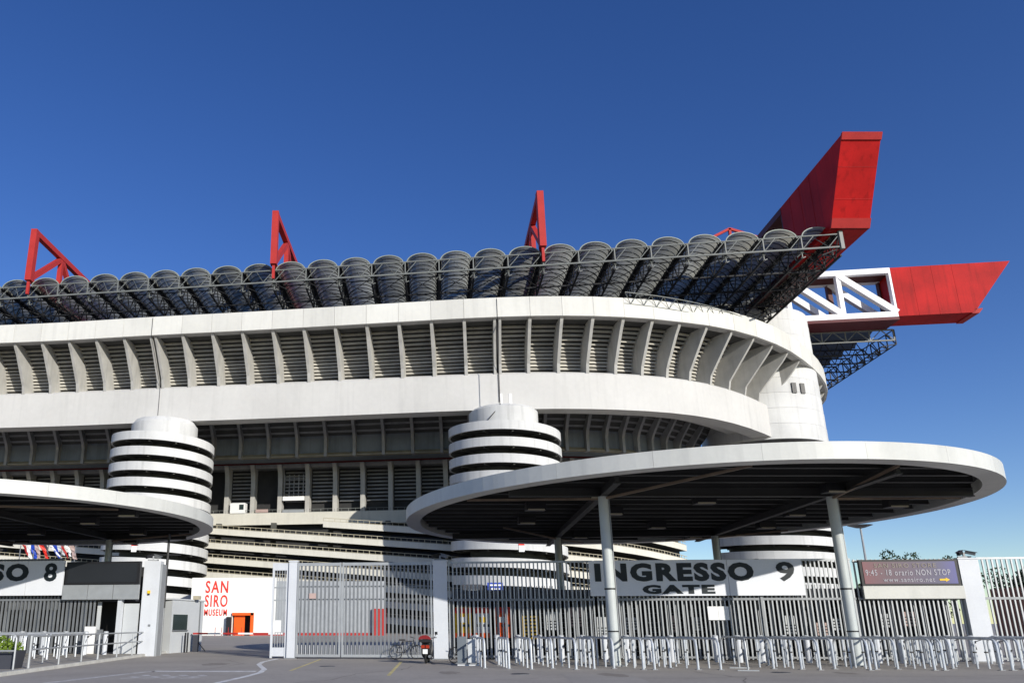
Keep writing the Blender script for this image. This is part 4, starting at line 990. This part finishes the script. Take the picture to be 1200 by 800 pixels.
part('frame', mbox(0, 4.15, -0.1, 0.1, 3.55, 4.72), 'black', d8); part('screen', mbox(0.14, 4.0, -0.12, -0.101, 3.66, 4.6), 'screen', d8)
for a, b in ((-0.1, 1.3), (1.33, 2.72), (2.75, 4.15)): part('cladding_panel', mbox(a, b, -0.06, 0.06, 2.8, 3.54), 'galv', d8)
f8 = thing('bar_fence', 'grey steel bar fence under the gate 8 sign', 'fence', P8(-30), R8, group='steel bar fence and gates of the enclosure'); LF = (30-14.9)/c8
part('top_rail', mbox(0, LF, -0.05, 0.05, 2.75, 2.85), 'galv2', f8)
b8 = mbox(-0.05, 0.05, -0.03, 0.03, 0.1, 2.76).mesh('bar', 'galv2'); b9 = mbox(-0.11, 0.11, -0.02, 0.02, 0.1, 2.7).mesh('wide_bar', 'kiosk')
n8 = int(LF/0.22)
for k in range(n8):
    o = link('bar', b8, f8); o.location = (0.1+k*0.22, 0, 0)
    if k % 4 == 0: o = link('wide_bar', b9, f8); o.location = (0.2+k*0.22, 0.35, 0)
f8b = thing('bar_fence', 'upper grey bar screen behind the gate 8 sign', 'fence', P8(-30, 0.15), R8, group='steel bar fence and gates of the enclosure')
for k in range(int(13.2/0.2)): o = link('bar', b8, f8b); o.location = (0.1+k*0.2, 0, 2.2)
part('rail', mbox(0, 13, -0.03, 0.03, 4.85, 4.95), 'galv2', f8b)
h8 = thing('gate_house', 'grey entrance housing of gate 8 with open dark doorway and grey door', 'booth', P8(-15.2, 0.0), R8)
part('shade_back_wall', mbox(-14.6, 2.3, 2.6, 2.7, 0, 4.6), 'dark', h8); part('roof_plate', mbox(-14.6, 2.3, 0.25, 2.6, 2.72, 2.79), 'planter', h8)  # back sheet is coloured dark for the shade inside the doorway
part('post', mbox(1.45, 1.65, -0.2, 0.1, 0, 2.8), 'postpaint', h8); part('door', mbox(1.67, 2.5, 0.1, 0.16, 0, 2.6), 'kiosk', h8)
part('white_panel', mbox(-0.25, 0.35, -0.2, -0.14, 0.0, 1.45), 'white', h8); part('low_gate', mbox(0.38, 0.72, -0.1, -0.06, 0.0, 1.3), 'galv2', h8)
kk = thing('kiosk', 'pale grey kiosk with dark window right of the gate 8 pillar', 'kiosk', (-12.0, 45, 0))
kang = math.atan2(4.1, 1.1)
kq = MB(); kq.prism([(0.0, 0.0), (0.85, 4.1), (-1.75, 5.2), (-2.6, 1.1)], 0, 2.9, lambda p, z: (p[0], p[1], z)); part('wall', kq, 'kiosk', kk)
dv = Vector((0.85, 4.1, 0)).normalized(); nv = Vector((dv.y, -dv.x, 0))
def kbox(a, b, o0, o1, z0, z1):
    m_ = MB(); P = [dv*a+nv*o0, dv*a+nv*o1, dv*b+nv*o1, dv*b+nv*o0]; m_.hexa([(p.x,p.y,z0) for p in P]+[(p.x,p.y,z1) for p in P]); return m_
q = part('window', kbox(0.2, 2.0, 0, 0.03, 1.25, 2.1), 'glass', kk); part('sill', kbox(0.15, 2.05, 0, 0.08, 1.18, 1.24), 'galv2', q)
part('corner_strip', kbox(3.6, 3.7, 0, 0.05, 0, 2.9), 'galv2', kk); part('roof', kbox(-0.1, 4.3, -2.6, 0.06, 2.9, 2.98), 'kiosk', kk)
part('lamp', kbox(2.6, 3.0, 0.0, 0.35, 2.98, 3.2), 'beige', kk)
for a in (1.1, 1.4): part('bollard', kbox(a, a+0.06, 0.35, 0.42, 0.0, 1.1), 'black', kk)
bb = thing('boom_barrier', 'red and white boom barrier across the vehicle entrance beside the kiosk', 'barrier', (-11.1, 47.4, 0), R(-3))
part('cabinet', mbox(-0.15, 0.15, -0.15, 0.15, 0, 0.95), 'planter', bb)
for k in range(7):
    part('boom_segment', mbox(k*0.9-0.2, k*0.9+0.69, -0.04, 0.04, 0.98, 1.08), 'redmid' if k % 2 == 0 else 'white', bb)
mb = MB(); mb.tube([(-0.3, 0, 1.0), (0.6, 0, 0.03)], 0.03, 6); part('strut', mb, 'black', bb)

# railing along the kerb + planter
rl = thing('kerb_railing', 'long two-bar steel railing along the left pavement edge', 'railing', (-12.25, 27.9, 0.11))
ys = [0, 2.6, 4.9, 6.8, 9.3, 11.6, 13.6]
for k, y in enumerate(ys):
    mb = MB(); mb.tube([(0-0.008*y, y, 0), (0-0.008*y, y, 1.08)], 0.05 if k in (0, 3) else 0.035, 8); part('post', mb, 'galv', rl, smooth=True)
for z in (0.62, 1.06):
    mb = MB(); mb.tube([(0, 0, z), (-0.11, 13.6, z)], 0.03, 8); part('rail', mb, 'galv', rl, smooth=True)
r2 = thing('lane_railing', 'steel railing across the pavement before gate 8 at far left', 'railing', (-13.3, 31.5, 0.11), R(178))
mb = MB(); mb.tube([(0,0,1.06),(14,0,1.06)], 0.03, 8); part('rail', mb, 'galv', r2)
for k in range(7): part('post', MB().tube([(k*2.2, 0, 0), (k*2.2, 0, 1.06)], 0.03, 8), 'galv', r2)
for k, x in enumerate((-14.4, -15.4, -16.4, -17.5, -18.6, -19.8)):
    t = thing('queue_divider', '%s low hoop divider counting leftwards before gate 8' % words[k], 'barrier', (x, 34.5, 0.11), R(2), group='hoop dividers before gate 8')
    for nm, me in dm[4.6]: link(nm, me, t)
    t = thing('turnstile', '%s white turnstile pillar counting leftwards before gate 8' % words[k], 'turnstile', (x+0.45, 40.2, 0.11), 0, group='turnstile pillars before gate 8')
    link('pillar', pillar_m, t); link('arm', arm_m, t)
pf = thing('hoop_railing', 'steel hoop frame guarding the planter at the bottom left', 'railing', (-12.45, 27.2, 0.11))
mb = MB(); mb.tube([(0,0,0), (0,0,1.0), (-0.06,0,1.1), (-0.2,0,1.14), (-4,0,1.14)], 0.035, 8); part('hoop', mb, 'galv', pf, smooth=True)
part('lower_rail', MB().tube([(0,0,0.6), (-4,0,0.6)], 0.03, 8), 'galv', pf)
pl = thing('planter', 'dark planter box full of bright green leaves at the bottom left', 'planter', (-14.0, 27.9, 0.11))
part('box', MB().prism([(-1.9, 0), (1.35, 0), (1.45, 0.6), (-2.0, 0.6)], -0.4, 0.4, lambda p, y: (p[0], y, p[1])), 'planter', pl)
random.seed(21)
lv = MB()
for k in range(1500):
    x = random.uniform(-1.9, 1.35); y = random.uniform(-0.42, 0.42); z = 0.55 + random.random()**1.3*0.62*(0.75+0.25*math.sin(x*4))
    s = random.uniform(0.04, 0.09); d = Vector((random.gauss(0,1), random.gauss(0,1)-0.5, random.gauss(0,0.6)+0.5)).normalized(); u = d.orthogonal().normalized()*s; v2 = d.cross(u)*0.6
    p = Vector((x, y, z)); lv.add([p-u, p-v2*0.9, p+u, p+v2*0.9], [(0,1,2,3)])
part('foliage', lv, 'leaf2', pl, kind='stuff')

# flags / scarves on a stall behind gate 8
fl = thing('scarf_stall', 'row of hanging coloured flags behind the gate 8 sign', 'flags', (-26.9, 62, 0))
part('line', mbox(-2.2, 2.6, -0.02, 0.02, 7.65, 7.7), 'galv2', fl)
random.seed(9)
pal = ['redmid', 'white', 'blue', 'pink', 'redletter', 'planter', 'white', 'blue', 'kiosk', 'redmid', 'white', 'pink']
for k in range(12):
    x = -2.0+k*0.34; mb = MB(); secs = []; ln = random.uniform(0.2, 0.30); sk = random.uniform(0.08, 0.3); w2 = random.uniform(0.25, 0.45)
    for j in range(5): z = 7.65 - j*ln; sx = sk*j; secs.append([(x+sx, 0.12*math.sin(j*1.7+k), z), (x+w2+sx*0.8, 0.12*math.sin(j*1.7+k+1.2), z-0.05)])
    mb.sweep(secs, closed=False, caps=False); part('flag', mb, pal[k], fl)
for k in range(5): part('post', mbox(-2.1+k*1.1, -2.04+k*1.1, -0.03, 0.03, 0, 7.6), 'galv2', fl)

# ------------------------------------------------------------------ trees, far buildings
def tree(label, x, y, h, cw, seed, m_='leafdark'):
    random.seed(seed)
    t = thing('tree', label, 'tree', (x, y, 0), group='far trees beyond the fence')
    mb = MB(); mb.tube([(0,0,0), (0.1,0.05,h*0.35), (0.0,0.1,h*0.7)], 0.28, 8, r2=0.12)
    for k in range(6):
        a = random.uniform(0, 6.28); zz = h*random.uniform(0.35, 0.6); mb.tube([(0,0.05,zz), (math.cos(a)*cw*0.35, math.sin(a)*cw*0.35, zz+h*0.22)], 0.08, 5)
    part('trunk', mb, 'bark', t)
    cl = [(random.gauss(0, cw*0.28), random.gauss(0, cw*0.28), h*0.62 + random.gauss(0, h*0.13), random.uniform(0.5, 1.1)) for _ in range(22)]
    lv = MB()
    for cx_, cy_, cz_, r_ in cl:
        for _ in range(130):
            d = Vector((random.gauss(0,1), random.gauss(0,1), random.gauss(0,1))).normalized()*r_*random.uniform(0.6, 1.15)
            p = Vector((cx_, cy_, min(cz_, h-0.6))) + d; s = random.uniform(0.1, 0.2); n_ = Vector((random.gauss(0,1), random.gauss(0,1), random.gauss(0,1))).normalized()
            u = n_.orthogonal().normalized()*s; v2 = n_.cross(u); lv.add([p-u, p-v2*0.6, p+u, p+v2*0.6], [(0,1,2,3)])
    part('crown', lv, m_, t, kind='stuff'); return t
tree('bushy tree top just right of the lamp mast', 61.5, 95, 11.2, 6, 1)
tree('small tree top above the middle of the colour display', 66.3, 92, 10.0, 4.2, 2)
tree('low tree top above the right end of the colour display', 74.5, 92, 10.0, 3.5, 3)
tree('spreading tree top above the fence at the right edge', 86.5, 88, 10.5, 6, 4)
tree('green tree behind the fence at the right edge, lower than its neighbour', 78, 80, 8.6, 6, 5, 'leaf')
tree('orange-green tree standing before the brick building', 71, 70, 6.0, 5, 6, 'leaf')
bl = thing('brick_building', 'low red brick building with pale bands seen through the right fence', 'building', (78, 78, 0))
part('wall', mbox(-12, 26, 0, 8, 0, 5.2), 'brick', bl)
for z in (1.6, 3.1, 5.2): part('band', mbox(-12.1, 26.1, -0.15, 0, z, z+0.5), 'kiosk', bl)
for k in range(18):
    for z in (0.6, 2.2, 3.8):
        q = part('window', mbox(-11+k*2.0, -10+k*2.0, -0.06, 0, z, z+0.75), 'glass', bl)
